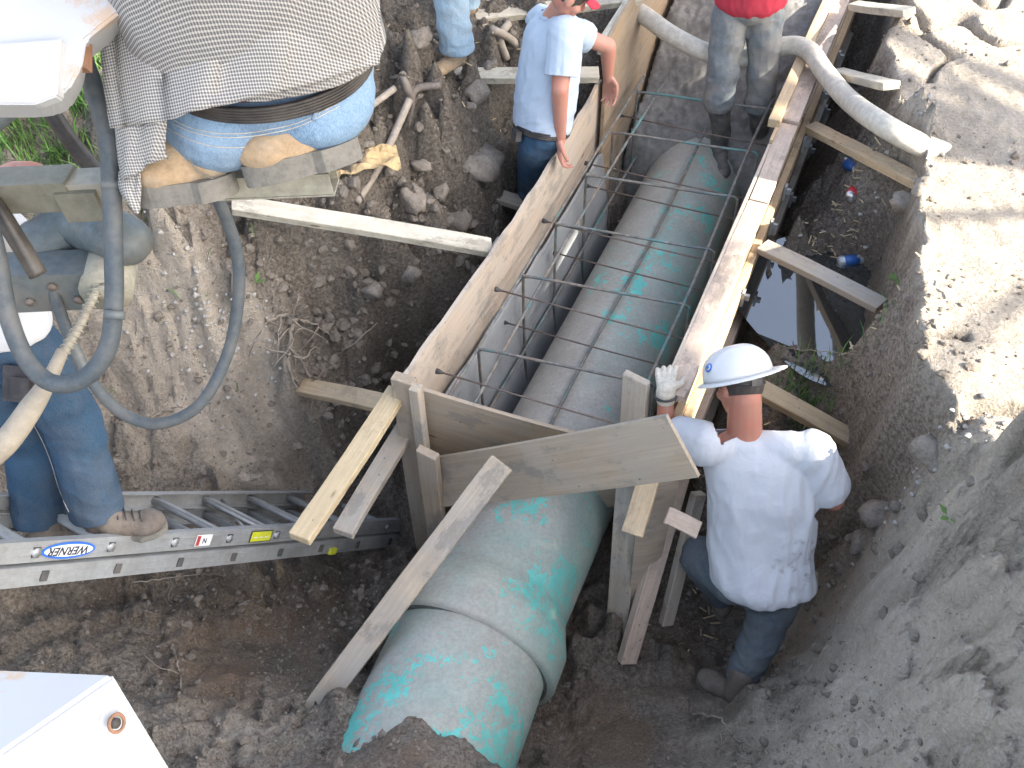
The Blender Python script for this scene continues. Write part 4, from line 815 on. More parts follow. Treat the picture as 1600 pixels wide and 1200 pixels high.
for ak, tdir in ((ar, np.array([-.15, .12, .0])), (al, np.array([.02, .24, 0.]))):
    he = ak+np.array([.01, -.07, -.10]); bt = MB(); boot_(bt, he, he+tdir*1.15, zv, .052, .06); bt.cone(ak+zv*.05, he+tdir*.25+zv*.06, .060, .055); bo = remesh('boot', bt, .008, 'suede_br', P1, 4); bt = MB(); sole_(bt, he-zv*.012, he+tdir*1.18-zv*.012, zv, .052, .024); bt.build('sole', M['sole'], bo)
# gloved left hand on the form corner
B = MB(); hand(B, wl, np.array([.15, 1., .05]), np.array([.25, .1, -1.]), 1, .6, 1.08); B.cone(wl-unit(wl-el)*.03, wl, .040, .040); remesh('work_glove', B, .004, 'glove', P1, 3)
m_ = MB(); dd = unit(wl-el); a_ = unit(np.cross(dd, zv)); b_ = np.cross(dd, a_); m_.tube([wl-dd*.022+(a_*math.cos(q)+b_*math.sin(q))*.041 for q in np.linspace(0, 2*math.pi, 25)], .007, 8, False); m_.build('wrist_strap', M['dark'], P1)
# hair, hard hat
B = MB(); B.ball(hd+HA[2]*.018-HA[1]*.008, (.081, .099, .098), HA, 20, 14); 
remesh('hair', B, .005, 'hair', P1, 2, cuts=[(hd-HA[2]*.028-HA[1]*.06, -HA[2]*1.-HA[1]*.1, .2), (hd+HA[1]*.062+HA[2]*.02, HA[1]-HA[2]*.4, .14)])
hu = unit(np.array([-.20, .72, .72])); hf = unit(np.array([.9, .25, 0])-(np.array([.9, .25, 0])@hu)*hu); hs = np.cross(hf, hu); hc_ = hd+hu*.045
hat = None
def hat_shell():
    nu, nv_ = 64, 14; vs = []; fs = []
    for j in range(nv_+1):
        t = j/nv_*math.pi/2
        for i in range(nu):
            a = 2*math.pi*i/nu; rx, ry = .137*math.sin(t)**.92, .118*math.sin(t)**.92; zz_ = .118*math.cos(t)**.85
            ridge = .007*max(0, 1-abs(math.sin(a))*rx/.022)*math.sin(t)*1. if t < 1.4 else 0
            ridge += .004*max(0, 1-abs(abs(math.sin(a))*ry-.048)/.014)*(t < 1.35)
            vs.append(hc_+hf*math.cos(a)*rx+hs*math.sin(a)*ry+hu*(zz_+ridge))
    for j in range(nv_): fs += [(j*nu+i, (j+1)*nu+i, (j+1)*nu+(i+1) % nu, j*nu+(i+1) % nu) for i in range(nu)]
    base = len(vs)
    for q, (ex, dz) in enumerate(((.0, .0), (.012, -.006), (.026, -.012))):
        for i in range(nu):
            a = 2*math.pi*i/nu; pk = max(0, math.cos(a))**3; rx, ry = .137+ex*(1+pk*1.5), .118+ex; vs.append(hc_+hf*math.cos(a)*rx+hs*math.sin(a)*ry+hu*(dz*(1-.3*pk)))
    for q in range(2): fs += [(base+q*nu+i, base+(q+1)*nu+i, base+(q+1)*nu+(i+1) % nu, base+q*nu+(i+1) % nu) for i in range(nu)]
    m_ = MB(); m_.add(vs, fs); o = m_.build('hard_hat', M['hat'], P1); s_ = o.modifiers.new('s', 'SOLIDIFY'); s_.thickness = .003; s_.offset = 1; return o
hat = hat_shell()
def disc(c, nrm, r, mat, name, parent, th=.0015):
    nrm = unit(nrm); a_ = unit(np.cross(nrm, zv)); b_ = np.cross(nrm, a_); m_ = MB(); m_.tube([c-nrm*th, c+nrm*th], r, 28); return m_.build(name, M[mat], parent)
def hat_pt(px, py):   # intersection of a picture ray with the dome
    v = ray(px, py); best = None
    for D in np.linspace(3.2, 4.2, 2001):
        q = C0+D*v-hc_; f_ = ((q@hf)/.140)**2+((q@hs)/.121)**2+((q@hu)/.121)**2
        if f_ < 1: nn = hf*(q@hf)/.140**2+hs*(q@hs)/.121**2+hu*(q@hu)/.121**2; return C0+D*v, unit(nn)
    return hc_+hu*.1, hu
bp, bn = hat_pt(1108, 575); em = disc(bp+bn*.003, bn, .0175, 'logo_b', 'hat_sticker', hat); disc(bp+bn*.005, bn, .0125, 'bottle', 'sticker_field', em, .001)
disc(bp+bn*.0065+hu*.001, bn, .006, 'logo_b', 'sticker_mark', em, .0008)
m_ = MB(); bk = [hc_-hu*.018+(HA[1]*math.cos(a)*-.108+HA[0]*math.sin(a)*.088) for a in np.linspace(-1.15, 1.15, 24)]; 
for dz in (-.012, -.006, 0, .006): m_.tube([p+hu*dz for p in bk], .0045, 6)
m_.build('suspension_band', M['rodblk'], hat)
m_ = MB(); m_.box(hc_-hu*.022-HA[1]*.114, (.045, .012, .030), HA); m_.build('ratchet_knob', M['dark'], hat)
m_ = MB(); m_.tube([hd-HA[0]*.084-HA[1]*.01+HA[2]*.012, hd-HA[0]*.082+HA[1]*.075+HA[2]*.018], .003, 6); m_.ball(hd-HA[0]*.060+HA[1]*.098+HA[2]*.010, (.026, .008, .017), HA); m_.ball(hd+HA[0]*.032+HA[1]*.108+HA[2]*.010, (.026, .006, .017), HA); m_.build('sunglasses', M['dark'], P1)

# ---- 2. man in pale blue polo shirt bending over the left form wall
P2 = person('man in pale blue polo shirt and dark cap leaning on the left form wall')
hd = at(888, -12, .78); nk = at(868, 24, .62); hip = at(846, 200, .10); fwd = unit(np.array([.55, .10, -.45])); sr_ = at(862, 70, .47); sl_ = at(898, 42, .52)+np.array([.02, .1, 0]); chest = (nk+hip)/2+(nk-hip)*.17; waist = (nk+hip)/2-(nk-hip)*.25
er, wr = at(868, 150, .27), at(874, 222, .07); el, wl = at(950, 72, .36), at(950, 118, .17)
acr = unit(np.array([.25, -1., 0.])); tup = unit(nk-hip); acr = unit(acr-(acr@tup)*tup); TA = np.array([acr, np.cross(tup, acr), tup])
hr, hl = hip+np.array([-.02, -.05, -.06]), hip+np.array([.04, .10, -.06]); kr, ar = at(832, 290, -.38), at(826, 400, -.82); kl, al = kr+np.array([.07, .16, 0]), ar+np.array([.1, .2, 0])
sr_ = chest+acr*.15+tup*.11-Fw*.05; sl_ = chest-acr*.17+tup*.12; er = at(872, 158, .27)-Fw*.20; wr = wr-Fw*.07
B = MB(); HA = head(B, hd, fwd, zv+fwd*.5, .1); B.cone(hd-zv*.04, nk-tup*.02, .060, .066); B.ball(chest, (.175, .11, .18), TA); B.ball(waist, (.155, .12, .13), TA); B.ball(hip, (.155, .12, .12), TA)
for s__, e_, w_ in ((sl_, el, wl), (sr_, er, wr)): B.cone(s__, e_, .054, .042); B.cone(e_, w_, .042, .029)
hand(B, wr, at(874, 262, -.02)-wr, np.array([.8, -.1, -.3]), -1, .7); hand(B, wl, at(955, 150, .05)-wl, np.array([-.4, -.6, -.4]), 1, .6)
for h_, k_, a_ in ((hl, kl, al), (hr, kr, ar)): B.cone(h_, k_, .085, .058); B.cone(k_, a_, .058, .042); B.cone(a_, a_+np.array([.12, .05, -.03]), .04, .03)
remesh('body', B, .0065, 'skin2', P2, 4)
B = MB(); trunk(B, [(chest+tup*.03, (.205, .145, .16)), (waist, (.185, .155, .14)), (hip+tup*.03, (.18, .145, .09))], TA); B.cone(sr_, nk-tup*.03, .075, .062); B.cone(sl_, nk-tup*.03, .075, .062); B.ball(sr_, .082); B.cone(sl_, sl_+(el-sl_)*.62, .082, .078)
ff = fold_fn(tup*.8+TA[1]*.5, .012, 21)
remesh('polo_shirt', B, .008, 'tee_b', P2, 7, ff, [(hip-tup*.00, -tup, .4), (sl_+(el-sl_)*.74, unit(el-sl_), .10), (nk-tup*.0, tup, .10)], .004)
B = MB(); B.cone(sr_, sr_+(er-sr_)*.95, .086, .082); remesh('sleeve', B, .006, 'tee_b', P2, 4, fold_fn(acr, .006, 25), [(sr_+(er-sr_)*.76, unit(er-sr_), .4)], .003)
m_ = MB(); m_.tube([nk-tup*.005+(acr*math.cos(q)*.072+TA[1]*math.sin(q)*.066)+tup*.012*math.cos(q*2) for q in np.linspace(.3, 2*math.pi-.3, 29)], .0115, 8); m_.build('collar', M['tee_b'], P2)
B = MB(); B.ball(hip-tup*.02, (.165, .128, .11), TA); B.cone(hl, kl, .100, .078); B.cone(hr, kr, .102, .080); B.cone(kl, al, .078, .066); B.cone(kr, ar, .080, .068); ff = fold_fn(np.array([1., .2, -.6]), .010, 22); remesh('jeans', B, .009, 'denim_mid', P2, 5, ff)
m_ = MB(); bl = [hip+tup*.005+(acr*.172*math.cos(a)+TA[1]*.138*math.sin(a)) for a in np.linspace(0, 2*math.pi, 41)]
for dz in (-.012, -.004, .004, .012): m_.tube([p+tup*dz for p in bl], .0065, 6, False)
m_.build('belt', M['leather'], P2); m_ = MB(); m_.box(hip+TA[1]*-.148+acr*.05-tup*.02, (.07, .03, .05), TA); m_.build('phone_pouch', M['dark'], P2)
for ak in (ar, al):
    he = ak+np.array([-.05, -.01, -.10]); bt = MB(); boot_(bt, he, he+np.array([.27, .08, 0]), zv, .05, .055); bt.cone(ak+zv*.03, he+np.array([.07, .02, .06]), .058, .05); bo = remesh('boot', bt, .009, 'suede_br', P2, 3)
B = MB(); B.ball(hd+HA[2]*.018-HA[1]*.004, (.080, .098, .098), HA, 20, 14); hr_ = remesh('hair', B, .006, 'hair', P2, 2, cuts=[(hd-HA[2]*.03-HA[1]*.05, -HA[2]*1.-HA[1]*.15, .2), (hd+HA[1]*.06+HA[2]*.0, HA[1]-HA[2]*.3, .13)])
B = MB(); B.ball(hd+HA[2]*.038, (.088, .105, .085), HA, 20, 12); cp = remesh('cap', B, .006, 'dark', P2, 2, cuts=[(hd+HA[2]*.03, -HA[2], .2)], solid=.003)
m_ = MB(); vs = []
for j in range(5):
    for i in range(11): a = -1.0+2.0*i/10; rr = .095+.075*j/4; vs.append(hd+HA[2]*(.045-.01*j/4-.02*abs(a)**2)+HA[1]*rr*math.cos(a*.85)+HA[0]*math.sin(a)*(.09))
m_.add(vs, [(j*11+i, j*11+i+1, (j+1)*11+i+1, (j+1)*11+i) for j in range(4) for i in range(10)]); vz = m_.build('visor', M['redshirt'], cp); s_ = vz.modifiers.new('s', 'SOLIDIFY'); s_.thickness = .003

# ---- 3. man in red shirt and muddy trousers standing in the form
P3 = person('man in red shirt and mud caked trousers standing with one boot on the pipe')
fl, fr = at(1124, 222, -.52), at(1185, 232, -.62); kl, kr = at(1126, 138, -.13), at(1190, 140, -.17); hl, hr = at(1142, 22, .27), at(1196, 22, .27); hip = (hl+hr)/2+zv*.07; up3 = unit(np.array([0, .02, 1])); acr = unit(hr-hl); TA = np.array([acr, np.cross(up3, acr), up3]); nk = hip+up3*.56+np.array([0, .05, 0])
chest = hip+up3*.38; waist = hip+up3*.16; hd = nk+np.array([0, .03, .17]); sl_, sr_ = chest-acr*.18+zv*.1, chest+acr*.18+zv*.1
B = MB(); HA = head(B, hd, np.array([0, -1, -.5]), zv, .1); B.cone(hd-zv*.05, nk-zv*.03, .06, .066); B.ball(chest, (.175, .105, .19), TA); B.ball(waist, (.155, .105, .15), TA); B.ball(hip, (.16, .115, .12), TA)
for s__, k_ in ((sl_, -1), (sr_, 1)):
    e_ = s__+acr*k_*.10-zv*.25+np.array([0, -.06, 0]); w_ = e_+np.array([-.04*k_, -.2, .06]); B.cone(s__, e_, .055, .042); B.cone(e_, w_, .042, .03); hand(B, w_, np.array([-.2*k_, -1, 0]), -zv, k_, .7)
for h_, k_, a_ in ((hl, kl, fl), (hr, kr, fr)): B.cone(h_, k_, .085, .056); B.cone(k_, a_+zv*.06, .056, .034)
remesh('body', B, .008, 'skin2', P3, 4)
B = MB(); trunk(B, [(chest, (.205, .13, .2)), (waist, (.190, .135, .15)), (hip+zv*.02, (.195, .140, .1))], TA); B.cone(sl_, nk-zv*.03, .075, .06); B.cone(sr_, nk-zv*.03, .075, .06)
for s__, k_ in ((sl_, -1), (sr_, 1)): B.cone(s__, s__+acr*k_*.08-zv*.2, .085, .08)
remesh('red_shirt', B, .010, 'redshirt', P3, 6, fold_fn(zv, .012, 41), [(hip-zv*.035, -zv, .5), (nk+zv*.01, zv, .12)], .004)
B = MB(); B.ball(hip, (.170, .128, .12), TA); 
for h_, k_ in ((hl, kl), (hr, kr)): B.cone(h_, k_, .102, .083); B.cone(k_, k_-zv*.09+np.array([0, 0, 0]), .080, .086)
f1 = fold_fn(np.array([1., .2, -.3]), .016, 42, .8); remesh('trousers', B, .0075, 'denim_mud', P3, 3, f1, [(kl-zv*.12, -zv, .16), (kr-zv*.12, -zv, .16)], .004)
for k_, a_, td in ((kl, fl, np.array([-.0, -.24, -.07])), (kr, fr, np.array([.02, -.22, -.10]))):
    B = MB(); B.cone(k_-zv*.10, a_+zv*.08, .066, .052); he = a_+np.array([0, .07, -.055]); boot_(B, he, he+td*1.15, zv, .05, .055); B.cone(a_+zv*.08, he+td*.3+zv*.05, .055, .052)
    remesh('rubber_boot', B, .0075, 'rubber_mud', P3, 3, fold_fn(np.array([1., 0, .2]), .010, 43))

# ---- 4. pale jeans at the top edge
P4 = person('standing person, only pale jeans leg showing beyond the pale brace at the top')
ft = at(714, 82, .36); up4 = zv; kn = ft+np.array([-.02, -.02, .46]); hp = kn+np.array([.03, .0, .44]); f2 = ft+np.array([.05, .50, -.02]); k2 = f2+np.array([.05, 0, .45]); h2 = hp+np.array([-.02, .2, 0]); hip = (hp+h2)/2+zv*.06; acr = unit(hp-h2); TA = np.array([acr, np.cross(zv, acr), zv]); chest = hip+zv*.38; nk = hip+zv*.57; hd = nk+zv*.18
B = MB(); head(B, hd, np.array([.6, -.6, -.3]), zv, .1); B.cone(hd-zv*.06, nk, .06, .066); B.ball(chest, (.18, .11, .20), TA); B.ball(hip+zv*.15, (.16, .11, .16), TA); B.ball(hip, (.16, .12, .12), TA)
for k_ in (-1, 1): s__ = chest+acr*k_*.18+zv*.1; e_ = s__+acr*k_*.05-zv*.28; w_ = e_+np.array([0, -.1, -.22]); B.cone(s__, e_, .055, .042); B.cone(e_, w_, .042, .03); hand(B, w_, -zv, np.array([0, -1, 0]), k_, .4)
for h_, k_, a_ in ((hp, kn, ft), (h2, k2, f2)): B.cone(h_, k_, .08, .055); B.cone(k_, a_, .055, .04)
remesh('body', B, .009, 'skin2', P4, 4)
B = MB(); B.ball(chest, (.205, .14, .22), TA); B.ball(hip+zv*.1, (.185, .14, .18), TA); B.cone(chest+zv*.1, nk-zv*.02, .12, .07); remesh('shirt', B, .011, 'tee_b', P4, 5)
B = MB(); B.ball(hip, (.17, .13, .12), TA); B.cone(hp, kn, .098, .084); B.cone(kn, ft+zv*.03, .084, .088); B.cone(h2, k2, .098, .084); B.cone(k2, f2+zv*.03, .084, .080)
remesh('jeans', B, .008, 'denim_pale', P4, 4, fold_fn(np.array([1., .2, -.35]), .012, 51), [(ft+zv*.02, -zv, .14), (f2+zv*.02, -zv, .14)], .004)
for a_ in (ft, f2): he = a_+np.array([.06, .05, -.07]); B = MB(); boot_(B, he, he+np.array([-.2, -.17, 0]), zv, .048, .05); B.cone(a_, he+np.array([-.05, -.04, .05]), .05, .045); remesh('shoe', B, .009, 'suede', P4, 3)

# ---- 5. left man on the ladder
L0, lr, le, lw, tat = LAD
P5 = person('man in blue jeans and brown boots standing on the ladder, pouch on his belt')
rg = lambda px: L0+lr*tat(px)+lw*.2
a1 = pd(150, 795, 3.42); a2 = pd(62, 812, 3.50); k1 = pd(112, 655, 3.22); k2 = pd(48, 690, 3.42); hip = pd(-10, 520, 2.98); h1 = pd(36, 545, 3.00); h2 = pd(-55, 545, 3.10); up5 = unit(np.array([.0, -.05, 1])); chest = pd(-62, 395, 2.82); nk = pd(-80, 290, 2.68); hd = pd(-85, 200, 2.58)
acr = unit(h1-h2); tup = unit(nk-hip); acr = unit(acr-(acr@tup)*tup); TA = np.array([acr, np.cross(tup, acr), tup]); s1_, s2_ = chest+acr*.17+tup*.1, chest-acr*.17+tup*.1; e1 = pd(-20, 350, 2.62); w1_ = pd(-18, 285, 2.42)
B = MB(); head(B, hd, np.array([.6, -.4, -.4]), zv, .1); B.cone(hd-zv*.06, nk, .06, .066); B.ball(chest, (.175, .11, .2), TA); B.ball(hip, (.16, .12, .13), TA); B.ball((chest+hip)/2, (.16, .11, .16), TA)
B.cone(s1_, e1, .055, .042); B.cone(e1, w1_, .042, .03); hand(B, w1_, pd(20, 272, 2.36)-w1_, -zv+Fw*.3, -1, .45, 1.05)
e2 = s2_-tup*.25-acr*.05; B.cone(s2_, e2, .055, .042); B.cone(e2, e2-tup*.2+Fw*.1, .042, .03)
for h_, k_, a_ in ((h1, k1, a1), (h2, k2, a2)): B.cone(h_, k_, .08, .055); B.cone(k_, a_, .055, .04)
remesh('body', B, .0065, 'skin2', P5, 4)
B = MB(); trunk(B, [(chest, (.20, .135, .2)), (hip+tup*.06, (.19, .145, .13))], TA); B.cone(chest+tup*.1, nk, .11, .07); B.cone(s1_, s1_+(e1-s1_)*.7, .08, .08)
remesh('white_shirt', B, .009, 'tee', P5, 6, fold_fn(tup, .012, 61), [(hip+tup*.015, -tup+acr*.1, .5)], .004)
B = MB(); B.ball(hip, (.172, .13, .12), TA, 18, 12); B.cone(h1, k1, .112, .092); B.cone(k1, a1+unit(a1-k1)*.0, .090, .088); B.cone(h2, k2, .110, .088); B.cone(k2, a2, .086, .082)
remesh('jeans', B, .0075, 'denim_mid', P5, 4, fold_fn(np.array([1., .1, -.5]), .012, 62, .8), [(a1+unit(a1-k1)*.01, unit(a1-k1), .13), (a2+unit(a2-k2)*.01, unit(a2-k2), .13)], .004)
m_ = MB(); P = [pd(62, 520, 2.93)-Fw*.06, pd(95, 600, 3.07)-Fw*.085, pd(118, 660, 3.16)-Fw*.090, pd(135, 720, 3.27)-Fw*.088, pd(150, 775, 3.37)-Fw*.083]
m_ = MB(); m_.box(pd(30, 600, 2.90), (.075, .045, .105), np.array([unit(Rt-Up*.1), Fw, Up])); m_.box(pd(33, 606, 2.87), (.055, .02, .06), np.array([unit(Rt-Up*.1), Fw, Up])); po = m_.build('phone_pouch', M['leather'], P5)
for a_, he, to in ((a1, pd(148, 850, 3.50), pd(212, 768, 3.42)), (a2, pd(95, 850, 3.62), pd(158, 778, 3.60))):
    he = a_+np.array([-.035, -.05, -.085]); to = he+np.array([.245, .045, -.02]); 
    B = MB(); A_, d_, u_, s__, L_ = boot_(B, he, to, zv, .050, .060); B.cone(a_+zv*.03, he+d_*.08+u_*.06, .062, .055); bo = remesh('boot', B, .0065, 'suede_br', P5, 3); B = MB(); sole_(B, he-u_*.016, to+d_*.008-u_*.016, zv, .052, .026); B.build('sole', M['sole'], bo)
    m_ = MB()
    for q in range(4): c = he+d_*(.105+.024*q)+u_*(.098-.010*q); m_.tube([c-s__*.026, c+s__*.026+d_*.012+u_*.004], .0028, 6)
    m_.build('laces', M['dark'], bo)

# ---- 6. squatting man on the steel beam, seen from behind
P6 = person('man squatting on the steel beam, in grey checked shirt, light jeans and tan work boots')
hip = pd(425, 128, 1.98); waist = pd(395, 40, 1.86); chest = pd(365, -105, 1.70); nk = pd(335, -330, 1.52)
nk = chest+unit(pd(320, -260, 1.55)-chest)*.26; tup = unit(nk-hip); acr = unit(Rt*1.-Up*-.18); acr = unit(acr-(acr@tup)*tup); TA = np.array([acr, np.cross(tup, acr), tup]); hd = nk+tup*.15-TA[1]*-.05
fd = TA[1] if TA[1]@Fw > 0 else -TA[1]          # away from the camera = his front
hl, hr = hip-acr*.09, hip+acr*.09; kl = hl-acr*.16+fd*.36+zv*.10; kr = hr+acr*.10+fd*.38+zv*.10; al = pd(300, 250, 2.09)+zv*.03; ar = pd(470, 205, 2.10)+zv*.04
s1_, s2_ = chest-acr*.17+tup*.08, chest+acr*.17+tup*.08
B = MB(); head(B, hd, fd+np.array([0, 0, -.4]), zv+tup, .1); B.cone(hd-tup*.06, nk-tup*.02, .06, .066); B.ball(chest, (.18, .11, .2), TA); B.ball(waist, (.16, .11, .16), TA); B.ball(hip, (.17, .125, .13), TA)
for s__, k_, kk in ((s1_, -1, kl), (s2_, 1, kr)):
    e_ = s__+acr*k_*.06+fd*.18-zv*.18; w_ = e_+fd*.22-zv*.06-acr*k_*.06; B.cone(s__, e_, .056, .043); B.cone(e_, w_, .043, .03); hand(B, w_, fd-zv*.4, -zv, k_, .5)
for h_, k_, a_ in ((hl, kl, al), (hr, kr, ar)): B.cone(h_, k_, .088, .06); B.cone(k_, a_, .06, .042)
remesh('body', B, .008, 'skin2', P6, 4)
# shirt : body volume and a drooping hem
B = MB(); trunk(B, [(chest, (.250, .15, .2)), (waist, (.240, .150, .16)), (hip+tup*.08, (.235, .155, .11))], TA); B.cone(chest+tup*.12, nk, .14, .08)
for s__, k_ in ((s1_, -1), (s2_, 1)): B.cone(s__, s__+acr*k_*.06+fd*.14-zv*.16, .10, .085)
bk = -fd
ff = fold_fn(tup*.7+acr*.3, .010, 71, .6)
hc0 = pd(410, 138, 1.84); hcn = unit(-tup*1.-acr*.04)
shirt = remesh('checked_shirt', B, .008, 'check', P6, 9, ff, [(hc0, hcn, .6)], .003)
# hanging tail of the shirt at the left
def cloth_patch(name, rows, mat, parent, nx=20, ny=14, amp=.006, seed=0):
    """rows: list of rows of points (top to bottom); bicubic-ish cloth with folds"""
    R_ = [smooth_path(r, 6) for r in rows]; m = min(len(r) for r in R_); Rr = [[np.array(r[int(round(i*(len(r)-1)/(nx-1)))]) for i in range(nx)] for r in R_]
    cols = [smooth_path([r[i] for r in Rr], 6) for i in range(nx)]; nyy = len(cols[0]); vs = []
    for j in range(nyy):
        for i in range(nx):
            p = cols[i][j]; vs.append(p+Fw*amp*(math.sin(i*.9+seed)+.6*math.sin(i*1.9+j*.4+seed)))
    m_ = MB(); m_.add(vs, [(j*nx+i, j*nx+i+1, (j+1)*nx+i+1, (j+1)*nx+i) for j in range(nyy-1) for i in range(nx-1)]); o = m_.build(name, M[mat], parent); s_ = o.modifiers.new('s', 'SOLIDIFY'); s_.thickness = .0025; return o
cloth_patch('shirt_tail', [[pd(160, -60, 1.80), pd(230, -60, 1.74), pd(340, -60, 1.66), pd(460, -60, 1.66), pd(585, -60, 1.80)],
    [pd(158, 40, 1.84), pd(230, 45, 1.78), pd(340, 48, 1.72), pd(470, 35, 1.72), pd(592, 20, 1.84)],
    [pd(162, 120, 1.86), pd(240, 128, 1.81), pd(340, 112, 1.76), pd(470, 92, 1.76), pd(594, 62, 1.87)],
    [pd(172, 200, 1.89), pd(250, 190, 1.83), pd(330, 168, 1.79), pd(460, 138, 1.79), pd(592, 100, 1.88)]], 'check', shirt, 30, amp=.004)
cloth_patch('shirt_tail', [[pd(178, 190, 1.90), pd(205, 190, 1.87), pd(235, 190, 1.85), pd(258, 180, 1.84)], [pd(184, 240, 1.93), pd(206, 238, 1.90), pd(232, 240, 1.89), pd(258, 228, 1.88)], [pd(190, 282, 1.95), pd(206, 275, 1.92), pd(232, 258, 1.91), pd(261, 246, 1.90)]], 'check', shirt, 14, amp=.005, seed=2)
cloth_patch('shirt_tail', [[pd(188, 268, 1.96), pd(200, 268, 1.95), pd(212, 262, 1.94), pd(221, 256, 1.94)], [pd(190, 300, 1.98), pd(200, 302, 1.96), pd(211, 296, 1.96), pd(221, 290, 1.96)], [pd(212, 328, 1.99), pd(214, 335, 1.98), pd(216, 332, 1.98), pd(220, 318, 1.98)]], 'check', shirt, 8, amp=.004, seed=4)
# jeans seat and thighs
B = MB(); B.ball(hip+fd*.01, (.204, .142, .105), TA, 24, 16); B.ball(hip-acr*.11-tup*.045-fd*.01, (.128, .145, .10), TA, 20, 12); B.ball(hip+acr*.080-tup*.030-fd*.01, (.122, .138, .092), TA, 20, 12)
B.cone(hl, kl, .105, .085); B.cone(hr, kr, .105, .085); B.cone(kl, al+zv*.08, .08, .06); B.cone(kr, ar+zv*.08, .08, .06)
jn = remesh('jeans', B, .0065, 'denim', P6, 7, fold_fn(acr, .006, 72), [(hip+tup*.055+bk*.1, tup, .5)], .004)
def on_jeans(pxs, jn=jn):
    bpy.context.view_layer.update(); out = []
    for (x, y) in pxs:
        v = Vector(ray(x, y)).normalized(); ok, loc, nn, _ = jn.ray_cast(Vector(C0), v)
        if ok: out.append(np.array(loc)+np.array(nn)*.001)
    return out
for ln in ([(268, 186), (300, 200), (340, 208), (380, 208), (420, 202), (470, 190), (530, 160)], [(268, 192), (300, 206), (340, 214), (380, 214), (420, 208), (470, 196), (530, 166)], [(262, 200), (290, 215), (330, 228), (380, 230), (430, 222), (455, 214)]):
    P = on_jeans([tuple(q[:2]) for q in smooth_path([np.array([a, b, 0.]) for a, b in ln], 8)])
    if len(P) > 3: m_ = MB(); m_.tube(P, .0011, 5); m_.build('seam', M['stitch'], jn)
lj = [o for o in P5.children if o.name.startswith('jeans')][0]
for ln in ([(50, 660), (66, 690), (80, 725), (92, 765), (108, 800)],):
    P = on_jeans([tuple(q[:2]) for q in smooth_path([np.array([a, b, 0.]) for a, b in ln], 8)], lj)
    if len(P) > 3: m_ = MB(); m_.tube(P, .0014, 5); m_.build('seam', M['stitch'], lj)
P = on_jeans([tuple(q[:2]) for q in smooth_path([np.array([503, 128, 0.]), np.array([497, 155, 0.]), np.array([490, 188, 0.])], 8)])
if len(P) > 2: m_ = MB(); m_.tube(P, .005, 6); m_.build('belt_loop', M['denim'], jn)
bpts = [hip+tup*.048+(acr*.204*math.cos(a)+TA[1]*.143*math.sin(a)) for a in np.linspace(0, 2*math.pi, 49)]
m_ = MB()
for dz in (-.014, -.007, 0, .007, .014): m_.tube([p+tup*dz for p in bpts], .0055, 6, False)
m_.build('belt', M['leather'], P6)
# boots, heels raised 
def work_boot(toe, heel, ank, upv, wd):
    B = MB(); d = unit(heel-toe); u = unit(upv-(upv@d)*d); s = np.cross(d, u); A = np.array([s, d, u]); L = np.linalg.norm(heel-toe)
    B.ball(heel-d*.040+u*.072, (wd*.92, .050, .062), A, 18, 12); B.ball(toe+d*L*.5+u*.060, (wd*.95, L*.34, .060), A, 18, 12); B.ball(toe+d*.055+u*.055, (wd*1.02, .062, .042), A, 18, 12)
    bo = remesh('boot', B, .0055, 'suede', P6, 3, fold_fn(s, .003, 81)); B = MB(); sole_(B, toe-d*.006-u*.010, heel+d*.006-u*.010, u, wd*1.08, .044); so2_ = B.build('sole', M['sole'], bo)
    for k_ in (-1, 1):
        m_ = MB(); m_.tube(smooth_path([heel-d*.03+u*.03+s*k_*wd*.80, heel-d*.06+u*.06+s*k_*wd*1.0, heel-d*.07+u*.10+s*k_*wd*.96], 5), .0018, 5); m_.build('side_seam', M['sole'], bo)
    m_ = MB(); m_.tube([heel-d*.0-u*-.02+u*k_-s*0 for k_ in (.01, .04, .075, .1)], .003, 6); m_.build('heel_seam', M['sole'], bo)
work_boot(pd(222, 312, 2.02), pd(368, 290, 2.04), pd(310, 205, 2.06), unit(Up*.85-Fw*.35+zv*.3), .056)
work_boot(pd(388, 283, 1.99), pd(560, 236, 2.03), pd(480, 170, 2.06), unit(Up*.8-Fw*.3+zv*.3-Rt*.15), .056)
# ------------------------------------------------------------------ small things
def hit(px, py):
    """point where the picture ray meets the earth"""
    v = ray(px, py)
    for D in np.arange(2.2, 9, .01):
        q = C0+D*v
        if -3.5 < q[0] < 4.1 and .35 < q[1] < 7.3 and q[2] <= gz(q[0], q[1]): return q
    return C0+6*v
def gpt(px, py, lift=0.): q = hit(px, py); return q+zv*lift
# cans
def can(px, py, yaw, mats, label, r=.033, L=.12, cat='can', name='drink_can', crush=.15):
    o = empty(name, label, cat); c = gpt(px, py, r*.8); d = np.array([math.cos(yaw), math.sin(yaw), .05]); d = unit(d)
    m_ = MB(); m_.tube([c-d*L*.5, c-d*L*.47, c-d*L*.42, c+d*L*.40, c+d*L*.46, c+d*L*.5], [r*.72, r*.8, r, r, r*.8, r*.7], 20); m_.build('can_body', M[mats[0]], o)
    m_ = MB(); m_.tube([c-d*L*.28, c-d*L*.27, c+d*L*.27, c+d*L*.28], [r*.9, r*1.012, r*1.012, r*.9], 20); m_.build('can_band', M[mats[1]], o); return o
can(1328, 265, -1.0, ('can', 'can_blue'), 'blue and silver drink can lying on the mud above the red can', .030, .12)
can(1331, 308, .9, ('can', 'can_red'), 'red and silver drink can lying on the mud below the blue can', .031, .10)
can(1328, 412, .05, ('bottle', 'can_blue'), 'crushed clear bottle with a blue label lying at the edge of the puddle', .029, .14, 'bottle', 'plastic_bottle')
